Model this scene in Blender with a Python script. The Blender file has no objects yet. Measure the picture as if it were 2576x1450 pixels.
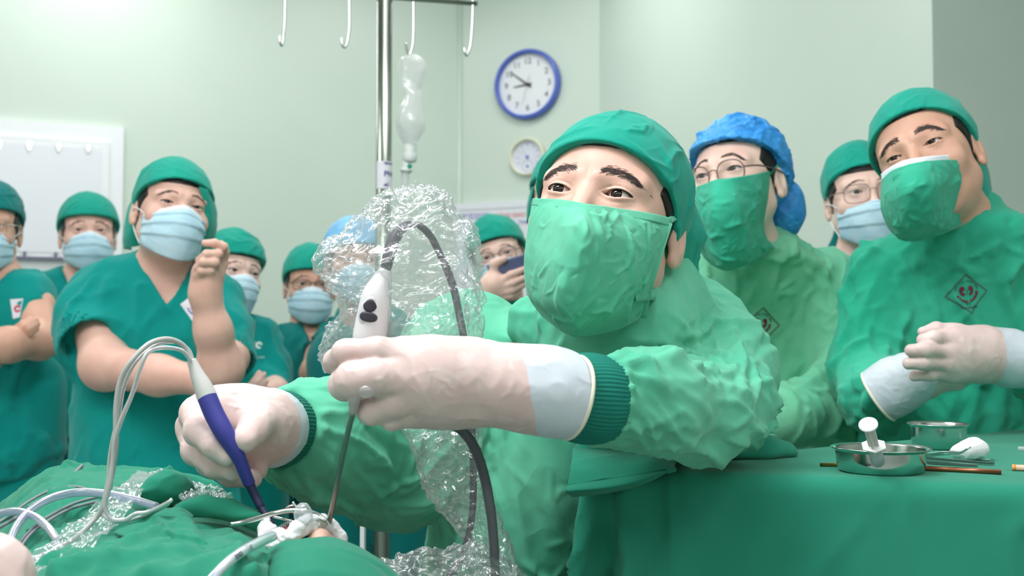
import bpy, math, random
import numpy as np
from mathutils import Vector, Matrix
from mathutils.bvhtree import BVHTree

SC = bpy.context.scene
COL = SC.collection

# ------------------------------------------------------------------ camera, light, exposure
F_PX, CX, CY, HORIZON = 2762.0, 1288.0, 725.0, 840.0
CAM = np.array([0.0, 0.0, 1.17])
PITCH = math.atan((HORIZON - CY) / F_PX)
cam_data = bpy.data.cameras.new('camera')
cam_data.sensor_width = 36.0
cam_data.lens = 36.0 * F_PX / 2576.0
cam_data.clip_start = 0.05
cam_data.dof.use_dof = True
cam_data.dof.focus_distance = 1.2
cam_data.dof.aperture_fstop = 7.5
cam = bpy.data.objects.new('camera', cam_data)
COL.objects.link(cam)
cam.location = CAM
cam.rotation_euler = (math.pi / 2 + PITCH, 0, 0)
SC.camera = cam

SC.view_settings.view_transform = 'Standard'
SC.view_settings.look = 'None'
SC.view_settings.gamma = 1.0
SC.view_settings.use_curve_mapping = False
SC.view_settings.exposure = 0.1

world = bpy.data.worlds.new('world')
SC.world = world
world.use_nodes = True
world.node_tree.nodes['Background'].inputs[0].default_value = (0.9, 0.96, 1.0, 1)
world.node_tree.nodes['Background'].inputs[1].default_value = 0.3
try:
    SC.cycles.transparent_max_bounces = 24
    SC.cycles.max_bounces = 8
    SC.cycles.diffuse_bounces = 4
    SC.cycles.glossy_bounces = 4
    SC.cycles.sample_clamp_indirect = 8.0
except Exception:
    pass
PANEL_STRENGTH = 8.2
SURGICAL_STRENGTH = 22.0


def area_light(name, loc, target, size, power, color=(1, 1, 1), size_y=None):
    d = bpy.data.lights.new(name, 'AREA')
    d.energy = power
    d.size = size
    if size_y:
        d.shape = 'RECTANGLE'
        d.size_y = size_y
    d.color = color
    o = bpy.data.objects.new(name, d)
    COL.objects.link(o)
    o.location = loc
    v = Vector(target) - Vector(loc)
    o.rotation_euler = v.to_track_quat('-Z', 'Y').to_euler()
    return o


# surgical lamp head over the table and the strip of ceiling lamps behind the camera
area_light('surgical_light', (-0.55, 0.75, 2.55), (0.05, 1.25, 1.1), 0.5, 18)
area_light('ceiling_light_rear', (0.2, -1.2, 2.95), (0.1, 2.2, 1.2), 2.6, 8, (1, 1, 1), 0.8)

# ------------------------------------------------------------------ geometry kit
f32 = np.float32


def W(px, py, Y):
    """photo pixel + depth along the room's y axis -> world point"""
    dx, dy = (px - CX) / F_PX, (CY - py) / F_PX
    c, s = math.cos(PITCH), math.sin(PITCH)
    d = np.array([dx, c - s * dy, s + c * dy])
    return CAM + d * (Y / d[1])


def WL(lst):
    return np.array([W(*p) for p in lst])


def perlin(P, seed=0):
    P = np.asarray(P, f32)
    i = np.floor(P).astype(np.int32)
    f = P - i
    u = f * f * f * (f * (f * 6 - 15) + 10)
    out = np.zeros(len(P), f32)
    for dx in (0, 1):
        wx = u[:, 0] if dx else 1 - u[:, 0]
        for dy in (0, 1):
            wy = u[:, 1] if dy else 1 - u[:, 1]
            for dz in (0, 1):
                wz = u[:, 2] if dz else 1 - u[:, 2]
                h = ((i[:, 0] + dx) * 73856093) ^ ((i[:, 1] + dy) * 19349663) ^ ((i[:, 2] + dz) * 83492791) ^ (seed * 40503 + 977)
                h = (h ^ (h >> 13)) * 1274126177
                h = (h ^ (h >> 16)).astype(np.int64) & 0xFFFF
                gx = ((h & 31) / 15.5 - 1).astype(f32)
                gy = (((h >> 5) & 31) / 15.5 - 1).astype(f32)
                gz = (((h >> 10) & 31) / 15.5 - 1).astype(f32)
                out += wx * wy * wz * (gx * (f[:, 0] - dx) + gy * (f[:, 1] - dy) + gz * (f[:, 2] - dz))
    return out


def folds(P, scale, seed=0, stretch=(1, 1, 1), sharp=2.0):
    """creased-cloth field: a few long crisp ridges, soft hollows, some straight pressed creases"""
    Q = np.asarray(P, f32) * np.array(stretch, f32) * scale
    wv = np.stack([perlin(Q * 0.4 + k * 17.3, seed + k) for k in range(3)], 1)
    Q1 = Q + 0.7 * wv
    n1 = perlin(Q1, seed + 5)
    n2 = perlin(Q1[:, ::-1] * 1.6 + 3.1, seed + 9)
    m = perlin(Q * 0.5 + 8.8, seed + 13)
    r1 = np.clip(1 - np.abs(n1) * 3.2, 0, 1) ** sharp
    r2 = np.clip(1 - np.abs(n2) * 3.4, 0, 1) ** sharp
    c = crumple(np.asarray(P, f32) * np.array(stretch, f32), scale * 0.55, seed + 21, 4)
    return (0.8 * r1 * np.clip(0.45 + 1.8 * m, 0, 1.2) + 0.45 * r2 * np.clip(0.45 - 1.8 * m, 0, 1) + 0.6 * n1 + 0.16 * c - 0.2).astype(f32)


def crumple(P, scale, seed=0, n=7):
    """sharp straight facets, like handled film"""
    rng = np.random.RandomState(seed)
    P = np.asarray(P, f32)
    out = np.zeros(len(P), f32)
    for k in range(n):
        d = rng.normal(size=3)
        d /= np.linalg.norm(d)
        fr = scale * (0.55 + 1.3 * rng.rand())
        w = perlin(P * scale * 0.45 + rng.rand() * 50, seed + k) * 1.1
        t = (P @ d.astype(f32)) * fr + rng.rand() * 9 + w
        out += (np.abs((t % 1) - 0.5) * 4 - 1) / (0.6 + fr / scale)
    return out / n ** 0.5


def creases(v, n, count, L, w, h, seed=0, prefer=None, jitter=0.5, up=0.93, where=None):
    """displacement of single pressed-in or raised cloth creases: bent strokes over the surface with tapering ends"""
    rng = np.random.RandomState(seed)
    v = np.asarray(v, f32)
    n = np.asarray(n, f32)
    out = np.zeros(len(v), f32)
    pool = np.arange(len(v)) if where is None else np.nonzero(where)[0]
    if len(pool) == 0:
        return out
    for i in rng.choice(pool, count):
        p, nn = v[i], n[i]
        d = rng.normal(size=3) if prefer is None else np.asarray(prefer(p), float) / (np.linalg.norm(prefer(p)) + 1e-9) + jitter * rng.normal(size=3)
        d = d - nn * (d @ nn)
        d = d / (np.linalg.norm(d) + 1e-9)
        ln = L * (0.4 + 1.1 * rng.rand())
        e = np.cross(nn, d)
        b = p + e * ln * 0.16 * rng.normal()
        wi, hi = w * (0.55 + 0.9 * rng.rand()), h * (0.35 + 0.9 * rng.rand()) * (1 if rng.rand() < up else -0.8)
        m = np.nonzero(norm(v - p) < ln * 0.55 + 4 * wi)[0]
        if len(m) == 0:
            continue
        q = v[m]
        best, arc = None, None
        for k, (a0, a1) in enumerate(((p - d * ln / 2, b), (b, p + d * ln / 2))):
            a0, a1 = a0.astype(f32), a1.astype(f32)
            ab = a1 - a0
            t = np.clip(((q - a0) @ ab) / (ab @ ab), 0, 1)
            dv = q - a0 - t[:, None] * ab
            dn = np.einsum('ij,ij->i', dv, n[m])
            s_ = np.sqrt(np.maximum(np.einsum('ij,ij->i', dv, dv) - dn * dn, 0) + 0.15 * dn * dn)
            ar = (t + k) - 1
            if best is None:
                best, arc = s_, ar
            else:
                g = s_ < best
                best, arc = np.where(g, s_, best), np.where(g, ar, arc)
        tp = np.clip(1 - arc ** 2, 0, 1)
        wl = wi * (0.5 + 0.5 * tp)
        out[m] += hi * tp * (np.exp(-(best / wl) ** 1.4) - 0.28 * np.exp(-(best / (2.6 * wl)) ** 2))
    return out


def norm(v):
    return np.sqrt(np.einsum('ij,ij->i', v, v))


def A3(v):
    return np.asarray(v, f32)


def cone(P, a, b, ra, rb):
    a, b = A3(a), A3(b)
    ab = b - a
    t = np.clip(((P - a) @ ab) / max(float(ab @ ab), 1e-9), 0, 1)
    return norm(P - a - t[:, None] * ab) - (ra + (rb - ra) * t)


def chain(P, pts, rad, k=0.0):
    d = None
    for i in range(len(pts) - 1):
        e = cone(P, pts[i], pts[i + 1], rad[i], rad[i + 1])
        d = e if d is None else (smin(d, e, k) if k else np.minimum(d, e))
    return d


def ell(P, c, r):
    q = P - A3(c)
    r = A3(r)
    k0 = norm(q / r)
    k1 = norm(q / (r * r)) + 1e-9
    return k0 * (k0 - 1) / k1


def sph(P, c, r):
    return norm(P - A3(c)) - r


def smin(a, b, k):
    h = np.clip(0.5 + 0.5 * (b - a) / k, 0, 1)
    return b + (a - b) * h - k * h * (1 - h)


def smax(a, b, k):
    return -smin(-a, -b, k)


def surf(f, lo, hi, h, s=6, proj=1):
    """surface nets over a sparse grid of the signed distance f"""
    lo = np.array(lo, float)
    n = np.maximum(np.ceil((np.array(hi) - lo) / h / s).astype(int), 1)
    ax = [lo[i] + (np.arange(n[i]) + 0.5) * s * h for i in range(3)]
    G = np.stack(np.meshgrid(*ax, indexing='ij'), -1).reshape(-1, 3).astype(f32)
    dc = f(G)
    act = np.abs(dc) < s * h * 0.87 * 1.6
    N = n * s + 1
    sg = np.where(dc < 0, -1.0, 1.0).astype(f32).reshape(n) * 9
    D = np.repeat(np.repeat(np.repeat(sg, s, 0), s, 1), s, 2)
    D = np.pad(D, ((0, 1), (0, 1), (0, 1)), mode='edge')
    ai = np.argwhere(act.reshape(n))
    o = np.arange(s + 1)
    loc = np.stack(np.meshgrid(o, o, o, indexing='ij'), -1).reshape(-1, 3)
    step = max(1, 300000 // len(loc))
    for i in range(0, len(ai), step):
        ids = (ai[i:i + step, None, :] * s + loc[None]).reshape(-1, 3)
        P = (lo + ids * h).astype(f32)
        D[ids[:, 0], ids[:, 1], ids[:, 2]] = f(P)
    ins = D < 0
    c = np.zeros(tuple(N - 1), np.int8)
    cs = [(i, j, k) for i in (0, 1) for j in (0, 1) for k in (0, 1)]
    for i, j, k in cs:
        c += ins[i:N[0] - 1 + i, j:N[1] - 1 + j, k:N[2] - 1 + k]
    idx = np.argwhere((c > 0) & (c < 8))
    if len(idx) == 0:
        return np.zeros((0, 3)), np.zeros((0, 4), int)
    V = np.stack([D[idx[:, 0] + i, idx[:, 1] + j, idx[:, 2] + k] for i, j, k in cs], 1)
    acc = np.zeros((len(idx), 3), f32)
    cnt = np.zeros(len(idx), f32)
    ca = np.array(cs, f32)
    for a in range(8):
        for b in range(a + 1, 8):
            if np.abs(ca[a] - ca[b]).sum() == 1:
                va, vb = V[:, a], V[:, b]
                m = (va < 0) != (vb < 0)
                t = np.where(m, va / np.where(m, va - vb, 1), 0)
                acc += np.where(m[:, None], ca[a] + t[:, None] * (ca[b] - ca[a]), 0)
                cnt += m
    verts = (lo + (idx + acc / cnt[:, None]) * h).astype(f32)
    cid = np.full(tuple(N - 1), -1, np.int32)
    cid[idx[:, 0], idx[:, 1], idx[:, 2]] = np.arange(len(idx))
    quads = []
    for a in range(3):
        b, d = (a + 1) % 3, (a + 2) % 3
        sl0 = [slice(None)] * 3
        sl1 = [slice(None)] * 3
        sl0[a] = slice(0, -1)
        sl1[a] = slice(1, None)
        e0, e1 = ins[tuple(sl0)], ins[tuple(sl1)]
        E = np.argwhere(e0 != e1)
        E = E[(E[:, b] > 0) & (E[:, d] > 0) & (E[:, b] < N[b] - 1) & (E[:, d] < N[d] - 1)]
        if len(E) == 0:
            continue
        flip = e0[E[:, 0], E[:, 1], E[:, 2]]

        def cell(ob, od):
            q = E.copy()
            q[:, b] -= ob
            q[:, d] -= od
            return cid[q[:, 0], q[:, 1], q[:, 2]]
        q = np.stack([cell(1, 1), cell(0, 1), cell(0, 0), cell(1, 0)], 1)
        q[~flip] = q[~flip][:, ::-1]
        quads.append(q)
    quads = np.concatenate(quads)
    quads = quads[(quads >= 0).all(1)]
    for _ in range(proj):
        g, d0 = grad(f, verts, h * 0.4)
        verts = verts - (np.clip(d0, -h * 0.6, h * 0.6))[:, None] * g
    return verts, quads


def grad(f, P, e):
    P = P.astype(f32)
    d0 = f(P)
    g = np.stack([f(P + A3(v) * e) - d0 for v in ((1, 0, 0), (0, 1, 0), (0, 0, 1))], 1)
    return g / (norm(g)[:, None] + 1e-9), d0


def vnormals(v, q):
    n = np.zeros_like(v)
    fn = np.cross(v[q[:, 2]] - v[q[:, 0]], v[q[:, 3]] - v[q[:, 1]])
    for k in range(4):
        np.add.at(n, q[:, k], fn)
    return n / (norm(n)[:, None] + 1e-12)


def join(parts):
    vs, fs, o = [], [], 0
    for v, f in parts:
        v = np.asarray(v, float)
        vs.append(v)
        fs += [tuple(int(i) + o for i in q) for q in f]
        o += len(v)
    return np.concatenate(vs), fs


def obj(name, verts, faces, mat, parent=None, smooth=True, mats=None, fmat=None, at=None):
    """one mesh object; verts in world coordinates, stored relative to the parent's (or its own) place"""
    verts = np.asarray(verts, float)
    base = np.zeros(3)
    p = parent
    while p is not None:
        base = base + np.array(p.location)
        p = p.parent
    o_loc = np.zeros(3)
    if parent is None:
        o_loc = np.array(at if at is not None else ((verts.min(0) + verts.max(0)) / 2 * [1, 1, 0] + [0, 0, verts[:, 2].min()]))
    me = bpy.data.meshes.new(name)
    if isinstance(faces, np.ndarray):
        faces = faces.tolist()
    me.from_pydata((verts - base - o_loc).tolist(), [], faces)
    for m in (mats or [mat]):
        me.materials.append(m)
    if fmat is not None:
        me.polygons.foreach_set('material_index', np.asarray(fmat, np.int32))
    if smooth:
        me.polygons.foreach_set('use_smooth', np.ones(len(me.polygons), bool))
    me.update()
    o = bpy.data.objects.new(name, me)
    COL.objects.link(o)
    o.location = o_loc
    if parent is not None:
        o.parent = parent
    return o


def tag(o, label, cat, group=None):
    o['label'] = label
    o['category'] = cat
    if group:
        o['group'] = group
    return o


def thing(name, label, cat, loc=(0, 0, 0), group=None):
    o = bpy.data.objects.new(name, None)
    o.empty_display_size = 0.05
    COL.objects.link(o)
    o.location = loc
    return tag(o, label, cat, group)


def struct(o):
    o['kind'] = 'structure'
    return o


def crspline(P, n):
    """Catmull-Rom through the rows of P along axis 0 -> n samples"""
    P = np.asarray(P, float)
    if len(P) == 2:
        t = np.linspace(0, 1, n)
        t = t.reshape((-1,) + (1,) * (P.ndim - 1))
        return P[0] * (1 - t) + P[1] * t
    E = np.concatenate([[2 * P[0] - P[1]], P, [2 * P[-1] - P[-2]]])
    u = np.linspace(0, len(P) - 1, n)
    i = np.minimum(u.astype(int), len(P) - 2)
    t = (u - i).reshape((-1,) + (1,) * (P.ndim - 1))
    p0, p1, p2, p3 = E[i], E[i + 1], E[i + 2], E[i + 3]
    return 0.5 * (2 * p1 + (p2 - p0) * t + (2 * p0 - 5 * p1 + 4 * p2 - p3) * t ** 2 + (3 * p1 - p0 - 3 * p2 + p3) * t ** 3)


def gridfaces(nr, nc, closed=False):
    i = np.arange(nr - 1)[:, None]
    j = np.arange(nc if closed else nc - 1)[None]
    j2 = (j + 1) % nc
    return np.stack([i * nc + j, i * nc + j2, (i + 1) * nc + j2, (i + 1) * nc + j], -1).reshape(-1, 4)


def sheet(ctrl, nr, nc):
    ctrl = np.asarray(ctrl, float)
    g = crspline(ctrl, nr)
    g = crspline(g.transpose(1, 0, 2), nc).transpose(1, 0, 2)
    return g.reshape(-1, 3), gridfaces(nr, nc)


def thicken(v, q, t):
    """closed slab from an open sheet: offset copy along the normals plus a rim"""
    n = vnormals(v, q)
    m = len(v)
    v2 = np.concatenate([v, v - n * t])
    e = {}
    for f in q:
        for k in range(4):
            a, b = int(f[k]), int(f[(k + 1) % 4])
            if (b, a) in e:
                del e[(b, a)]
            else:
                e[(a, b)] = 1
    rim = [(b, a, a + m, b + m) for a, b in e]
    return v2, np.concatenate([q, q[:, ::-1] + m, np.array(rim)])


def tube(pts, r, nseg=10, n=None, caps=True, ribs=0, rib_amp=0.0):
    pts = np.asarray(pts, float)
    r = np.ones(len(pts)) * r if np.isscalar(r) else np.asarray(r, float)
    if n:
        q = crspline(np.concatenate([pts, r[:, None]], 1), n)
        pts, r = q[:, :3], q[:, 3]
    T = np.gradient(pts, axis=0)
    T /= norm(T)[:, None] + 1e-12
    u = np.cross(T[0], [0.13, 0.31, 0.94])
    if np.linalg.norm(u) < 1e-3:
        u = np.cross(T[0], [1, 0, 0])
    u /= np.linalg.norm(u)
    U = []
    for t in T:
        u = u - t * (u @ t)
        u /= np.linalg.norm(u) + 1e-12
        U.append(u)
    U = np.array(U)
    B = np.cross(T, U)
    a = np.linspace(0, 2 * np.pi, nseg, endpoint=False)
    rr = r[:, None] * np.ones(nseg)
    if ribs:
        rr = rr + rib_amp * np.cos(a * ribs)[None]
    v = pts[:, None] + rr[..., None] * (np.cos(a)[None, :, None] * U[:, None] + np.sin(a)[None, :, None] * B[:, None])
    v = v.reshape(-1, 3)
    f = gridfaces(len(pts), nseg, True).tolist()
    f = [q[::-1] for q in f]
    if caps:
        f.append(list(range(nseg)))
        f.append(list(range(len(v) - 1, len(v) - nseg - 1, -1)))
        f[-2] = f[-2][::-1] if False else f[-2]
    return v, f


def box(lo, hi, bevel=0.0):
    lo, hi = np.array(lo, float), np.array(hi, float)
    v = np.array([[x, y, z] for x in (lo[0], hi[0]) for y in (lo[1], hi[1]) for z in (lo[2], hi[2])])
    f = [(0, 1, 3, 2), (4, 6, 7, 5), (0, 4, 5, 1), (2, 3, 7, 6), (0, 2, 6, 4), (1, 5, 7, 3)]
    return v, f


def frame_xf(v, o, X, Yv, Z):
    v = np.asarray(v, float)
    return np.asarray(o) + v[:, :1] * np.asarray(X) + v[:, 1:2] * np.asarray(Yv) + v[:, 2:3] * np.asarray(Z)


def lathe(prof, n=32):
    """profile [(r,z)] about the z axis; open ends stay open unless r is 0"""
    prof = np.asarray(prof, float)
    a = np.linspace(0, 2 * np.pi, n, endpoint=False)
    v = np.stack([prof[:, 0:1] * np.cos(a), prof[:, 0:1] * np.sin(a), np.repeat(prof[:, 1:2], n, 1)], -1).reshape(-1, 3)
    return v, gridfaces(len(prof), n, True)


def text_mesh(s, size, align='CENTER', bold=0.0):
    c = bpy.data.curves.new('lettering', 'FONT')
    c.body = s
    c.size = size
    c.align_x = align
    c.align_y = 'CENTER'
    c.offset = bold
    o = bpy.data.objects.new('lettering', c)
    COL.objects.link(o)
    bpy.context.view_layer.update()
    me = bpy.data.meshes.new_from_object(o)
    v = np.array([p.co[:] for p in me.vertices]) if len(me.vertices) else np.zeros((0, 3))
    f = [tuple(p.vertices) for p in me.polygons]
    bpy.data.objects.remove(o)
    bpy.data.curves.remove(c)
    bpy.data.meshes.remove(me)
    return v, f


# ------------------------------------------------------------------ materials
def lin(c):
    c = np.asarray(c, float) / 255
    return tuple(np.where(c <= 0.04045, c / 12.92, ((c + 0.055) / 1.055) ** 2.4))


MATS = {}


def material(name, rgb, rough=0.5, metal=0.0, var=0.0, vscale=6.0, alt=None, bumps=(), coat=0.0, sss=0.0, spec=0.5,
             emit=0.0, trans=0.0, ior=1.45, sheen=0.0, alpha=1.0, bands=None):
    """principled material; colour drifts towards alt (default a lighter tone) by a noise, bumps = [(kind, scale, strength, distance)]"""
    if name in MATS:
        return MATS[name]
    m = bpy.data.materials.new(name)
    m.use_nodes = True
    nt = m.node_tree
    N, L = nt.nodes, nt.links
    b = N['Principled BSDF']
    col = lin(rgb)
    b.inputs['Base Color'].default_value = (*col, 1)
    b.inputs['Roughness'].default_value = rough
    b.inputs['Metallic'].default_value = metal
    b.inputs['Specular IOR Level'].default_value = spec
    b.inputs['Coat Weight'].default_value = coat
    b.inputs['Coat Roughness'].default_value = 0.08
    b.inputs['IOR'].default_value = ior
    b.inputs['Transmission Weight'].default_value = trans
    b.inputs['Alpha'].default_value = alpha
    if sheen:
        b.inputs['Sheen Weight'].default_value = sheen
        b.inputs['Sheen Roughness'].default_value = 0.5
    if sss:
        b.inputs['Subsurface Weight'].default_value = sss
        b.inputs['Subsurface Radius'].default_value = (0.012, 0.004, 0.002)
        b.inputs['Subsurface Scale'].default_value = 0.6
    if emit:
        b.inputs['Emission Color'].default_value = (*col, 1)
        b.inputs['Emission Strength'].default_value = emit
    tc = N.new('ShaderNodeTexCoord')
    if var:
        n = N.new('ShaderNodeTexNoise')
        n.inputs['Scale'].default_value = vscale
        n.inputs['Detail'].default_value = 5
        n.inputs['Distortion'].default_value = 0.4
        L.new(tc.outputs['Object'], n.inputs['Vector'])
        mr = N.new('ShaderNodeMapRange')
        mr.inputs['From Min'].default_value = 0.35
        mr.inputs['From Max'].default_value = 0.68
        L.new(n.outputs['Fac'], mr.inputs['Value'])
        mul = N.new('ShaderNodeMath')
        mul.operation = 'MULTIPLY'
        mul.inputs[1].default_value = var
        L.new(mr.outputs['Result'], mul.inputs[0])
        mix = N.new('ShaderNodeMix')
        mix.data_type = 'RGBA'
        mix.inputs['A'].default_value = (*col, 1)
        a = lin(alt) if alt is not None else tuple(min(1, c * 1.5 + 0.05) for c in col)
        mix.inputs['B'].default_value = (*a, 1)
        L.new(mul.outputs[0], mix.inputs['Factor'])
        L.new(mix.outputs['Result'], b.inputs['Base Color'])
    prev = None
    for kind, scale, strength, dist in bumps:
        if kind == 'weave':
            t = N.new('ShaderNodeTexWave')
            t.wave_type = 'BANDS'
            t.bands_direction = 'DIAGONAL'
            t.inputs['Scale'].default_value = scale
            t.inputs['Distortion'].default_value = 0.3
            hgt = t.outputs['Fac']
        else:
            t = N.new('ShaderNodeTexNoise')
            t.inputs['Scale'].default_value = scale
            t.inputs['Detail'].default_value = 1.2 if kind == 'ridge' else 4
            t.inputs['Distortion'].default_value = 0.3
            hgt = t.outputs['Fac']
            if kind == 'ridge':
                s1 = N.new('ShaderNodeMath')
                s1.operation = 'SUBTRACT'
                s1.inputs[1].default_value = 0.5
                L.new(hgt, s1.inputs[0])
                s2 = N.new('ShaderNodeMath')
                s2.operation = 'ABSOLUTE'
                L.new(s1.outputs[0], s2.inputs[0])
                s3 = N.new('ShaderNodeMath')
                s3.operation = 'MULTIPLY'
                s3.inputs[1].default_value = -2.0
                L.new(s2.outputs[0], s3.inputs[0])
                hgt = s3.outputs[0]
        L.new(tc.outputs['Object'], t.inputs['Vector'])
        bp = N.new('ShaderNodeBump')
        bp.inputs['Strength'].default_value = strength
        bp.inputs['Distance'].default_value = dist
        L.new(hgt, bp.inputs['Height'])
        if prev is not None:
            L.new(prev.outputs['Normal'], bp.inputs['Normal'])
        prev = bp
    if prev is not None:
        L.new(prev.outputs['Normal'], b.inputs['Normal'])
    MATS[name] = m
    return m


def film(name, tint=(0.98, 0.99, 1.0), haze=0.07, rough=0.12, gain=1.0, hazecol=(0.85, 0.88, 0.92)):
    """thin clear plastic: transparent, a fresnel gloss and a little milky scatter"""
    if name in MATS:
        return MATS[name]
    m = bpy.data.materials.new(name)
    m.use_nodes = True
    N, L = m.node_tree.nodes, m.node_tree.links
    N.remove(N['Principled BSDF'])
    out = N['Material Output']
    tr = N.new('ShaderNodeBsdfTransparent')
    tr.inputs[0].default_value = (*tint, 1)
    df = N.new('ShaderNodeBsdfTranslucent')
    df.inputs[0].default_value = (*hazecol, 1)
    dd = N.new('ShaderNodeBsdfDiffuse')
    dd.inputs[0].default_value = (*hazecol, 1)
    gl = N.new('ShaderNodeBsdfGlossy')
    gl.inputs['Roughness'].default_value = rough
    lw = N.new('ShaderNodeLayerWeight')
    lw.inputs['Blend'].default_value = 0.5

    def curve(power, mul, add):
        p_ = N.new('ShaderNodeMath')
        p_.operation = 'POWER'
        p_.inputs[1].default_value = power
        L.new(lw.outputs['Facing'], p_.inputs[0])
        q_ = N.new('ShaderNodeMath')
        q_.operation = 'MULTIPLY_ADD'
        q_.use_clamp = True
        q_.inputs[1].default_value = mul
        q_.inputs[2].default_value = add
        L.new(p_.outputs[0], q_.inputs[0])
        return q_
    mg = curve(3.0, 0.30 * gain, 0.05 * gain)
    hf = curve(2.5, min(1.0, haze * 4), haze)
    hz = N.new('ShaderNodeMixShader')
    hz.inputs[0].default_value = 0.5
    L.new(df.outputs[0], hz.inputs[1])
    L.new(dd.outputs[0], hz.inputs[2])
    m1 = N.new('ShaderNodeMixShader')
    L.new(hf.outputs[0], m1.inputs[0])
    L.new(tr.outputs[0], m1.inputs[1])
    L.new(hz.outputs[0], m1.inputs[2])
    m2 = N.new('ShaderNodeMixShader')
    L.new(mg.outputs[0], m2.inputs[0])
    L.new(m1.outputs[0], m2.inputs[1])
    L.new(gl.outputs[0], m2.inputs[2])
    L.new(m2.outputs[0], out.inputs['Surface'])
    MATS[name] = m
    return m


def cloth(name, rgb, alt=None, var=0.5, vscale=7.0, crease=16.0, strength=0.5, weave=900.0, rough=0.9):
    return material(name, rgb, rough=rough, var=var, vscale=vscale, alt=alt, spec=0.2, sheen=0.15,
                    bumps=[('ridge', crease, strength, 0.012), ('ridge', crease * 2.7, strength * 0.6, 0.004), ('weave', weave, 0.12, 0.0005)])


M_GOWN = cloth('gown cloth', (82, 182, 150), alt=(122, 206, 174), var=0.75, vscale=7, crease=13, strength=0.3)
M_GOWN_PALE = cloth('pale gown cloth', (98, 188, 152), alt=(140, 208, 172), var=0.8, vscale=6, crease=13, strength=0.3)
M_GOWN_DEEP = cloth('deep gown cloth', (38, 162, 132), alt=(70, 186, 156), var=0.7, vscale=7, crease=13, strength=0.3)
M_SCRUB = cloth('scrub cloth', (0, 140, 134), alt=(16, 154, 148), var=0.5, vscale=5, crease=7, strength=0.25)
M_SCRUB_DARK = cloth('dark scrub cloth', (0, 114, 112), alt=(10, 128, 124), var=0.5, vscale=5, crease=7, strength=0.25)
M_CAP = cloth('cap cloth', (14, 150, 132), alt=(38, 172, 152), var=0.5, vscale=8, crease=10, strength=0.22)
M_DRAPE = cloth('drape cloth', (30, 124, 100), alt=(48, 140, 114), var=0.5, vscale=9, crease=9, strength=0.25)
M_TABLE = cloth('table cloth', (42, 138, 114), alt=(35, 127, 104), var=0.5, vscale=9, crease=5, strength=0.1)
M_BLUECAP = material('blue nonwoven cap', (24, 128, 214), rough=0.5, var=0.8, vscale=14, alt=(84, 178, 244),
                     bumps=[('ridge', 40, 0.8, 0.006), ('ridge', 110, 0.5, 0.002)])
M_MASKBLUE = material('blue pleated mask', (182, 218, 236), rough=0.8, var=0.5, vscale=16, alt=(214, 234, 244), bumps=[('ridge', 30, 0.4, 0.005)])
M_MASKWHITE = material('white mask edge', (226, 232, 240), rough=0.8)
M_STRAP = material('white ear loop', (238, 238, 240), rough=0.7)
M_GLOVE = material('latex glove', (224, 200, 197), rough=0.42, var=0.55, vscale=30, alt=(214, 184, 181), sss=0.12,
                   bumps=[('ridge', 24, 0.25, 0.004), ('noise', 260, 0.12, 0.0006)])
M_GLOVECUFF = material('glove over cloth', (204, 212, 222), rough=0.5, var=0.5, vscale=26, alt=(190, 198, 210), bumps=[('ridge', 20, 0.4, 0.004)])
def glove_material():
    m = material('latex glove with cuff', (224, 200, 197), rough=0.42, var=0.55, vscale=30, alt=(212, 180, 178), sss=0.12, bumps=[('ridge', 24, 0.2, 0.003), ('noise', 260, 0.12, 0.0006)])
    N, L = m.node_tree.nodes, m.node_tree.links
    b = N['Principled BSDF']
    src = b.inputs['Base Color'].links[0].from_socket

    def mix(fac, a, col):
        x = N.new('ShaderNodeMix')
        x.data_type = 'RGBA'
        x.inputs['B'].default_value = (*lin(col), 1)
        L.new(fac, x.inputs['Factor'])
        L.new(a, x.inputs['A'])
        return x.outputs['Result']

    def ramp(sock, lo, hi, top=1.0):
        r = N.new('ShaderNodeMapRange')
        r.inputs['From Min'].default_value = lo
        r.inputs['From Max'].default_value = hi
        r.inputs['To Max'].default_value = top
        L.new(sock, r.inputs['Value'])
        return r.outputs['Result']
    tc = N.new('ShaderNodeTexCoord')
    v = N.new('ShaderNodeTexNoise')
    v.inputs['Scale'].default_value = 48
    v.inputs['Detail'].default_value = 1.0
    L.new(tc.outputs['Object'], v.inputs['Vector'])
    c1 = mix(ramp(v.outputs['Fac'], 0.63, 0.67, 0.35), src, (236, 222, 218))
    at = N.new('ShaderNodeAttribute')
    at.attribute_name = 'cuff'
    c2 = mix(ramp(at.outputs['Fac'], -0.0008, 0.0008), c1, (206, 214, 224))
    L.new(c2, b.inputs['Base Color'])
    return m


M_GLOVE2 = glove_material()
M_BEAD = material('glove rolled rim', (236, 228, 208), rough=0.5)
M_RIB = material('ribbed cuff knit', (8, 118, 104), rough=0.85, var=0.4, vscale=30, alt=(20, 136, 118))
M_WHITE = material('white paint', (232, 232, 238), rough=0.5)
M_STEEL = material('polished steel', (205, 208, 205), rough=0.16, metal=1.0, bumps=[('noise', 90, 0.04, 0.001)])
M_STEELDULL = material('brushed steel', (150, 152, 150), rough=0.3, metal=1.0)
M_HAIR = material('black hair', (24, 19, 18), rough=0.45)
M_BROW = material('eyebrow hair', (58, 46, 44), rough=0.6)
M_SCLERA = material('eye white', (218, 208, 206), rough=0.12, coat=0.6)
M_IRIS = material('dark iris', (40, 25, 20), rough=0.12, coat=0.5, spec=0.3)
M_PUPIL = material('pupil', (8, 6, 6), rough=0.08, coat=0.5, spec=0.3)
M_BLACK = material('black plastic', (26, 26, 30), rough=0.4)
M_MAROON = material('maroon print', (120, 36, 60), rough=0.8)
M_INK = material('dark print', (48, 58, 62), rough=0.8)


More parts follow.
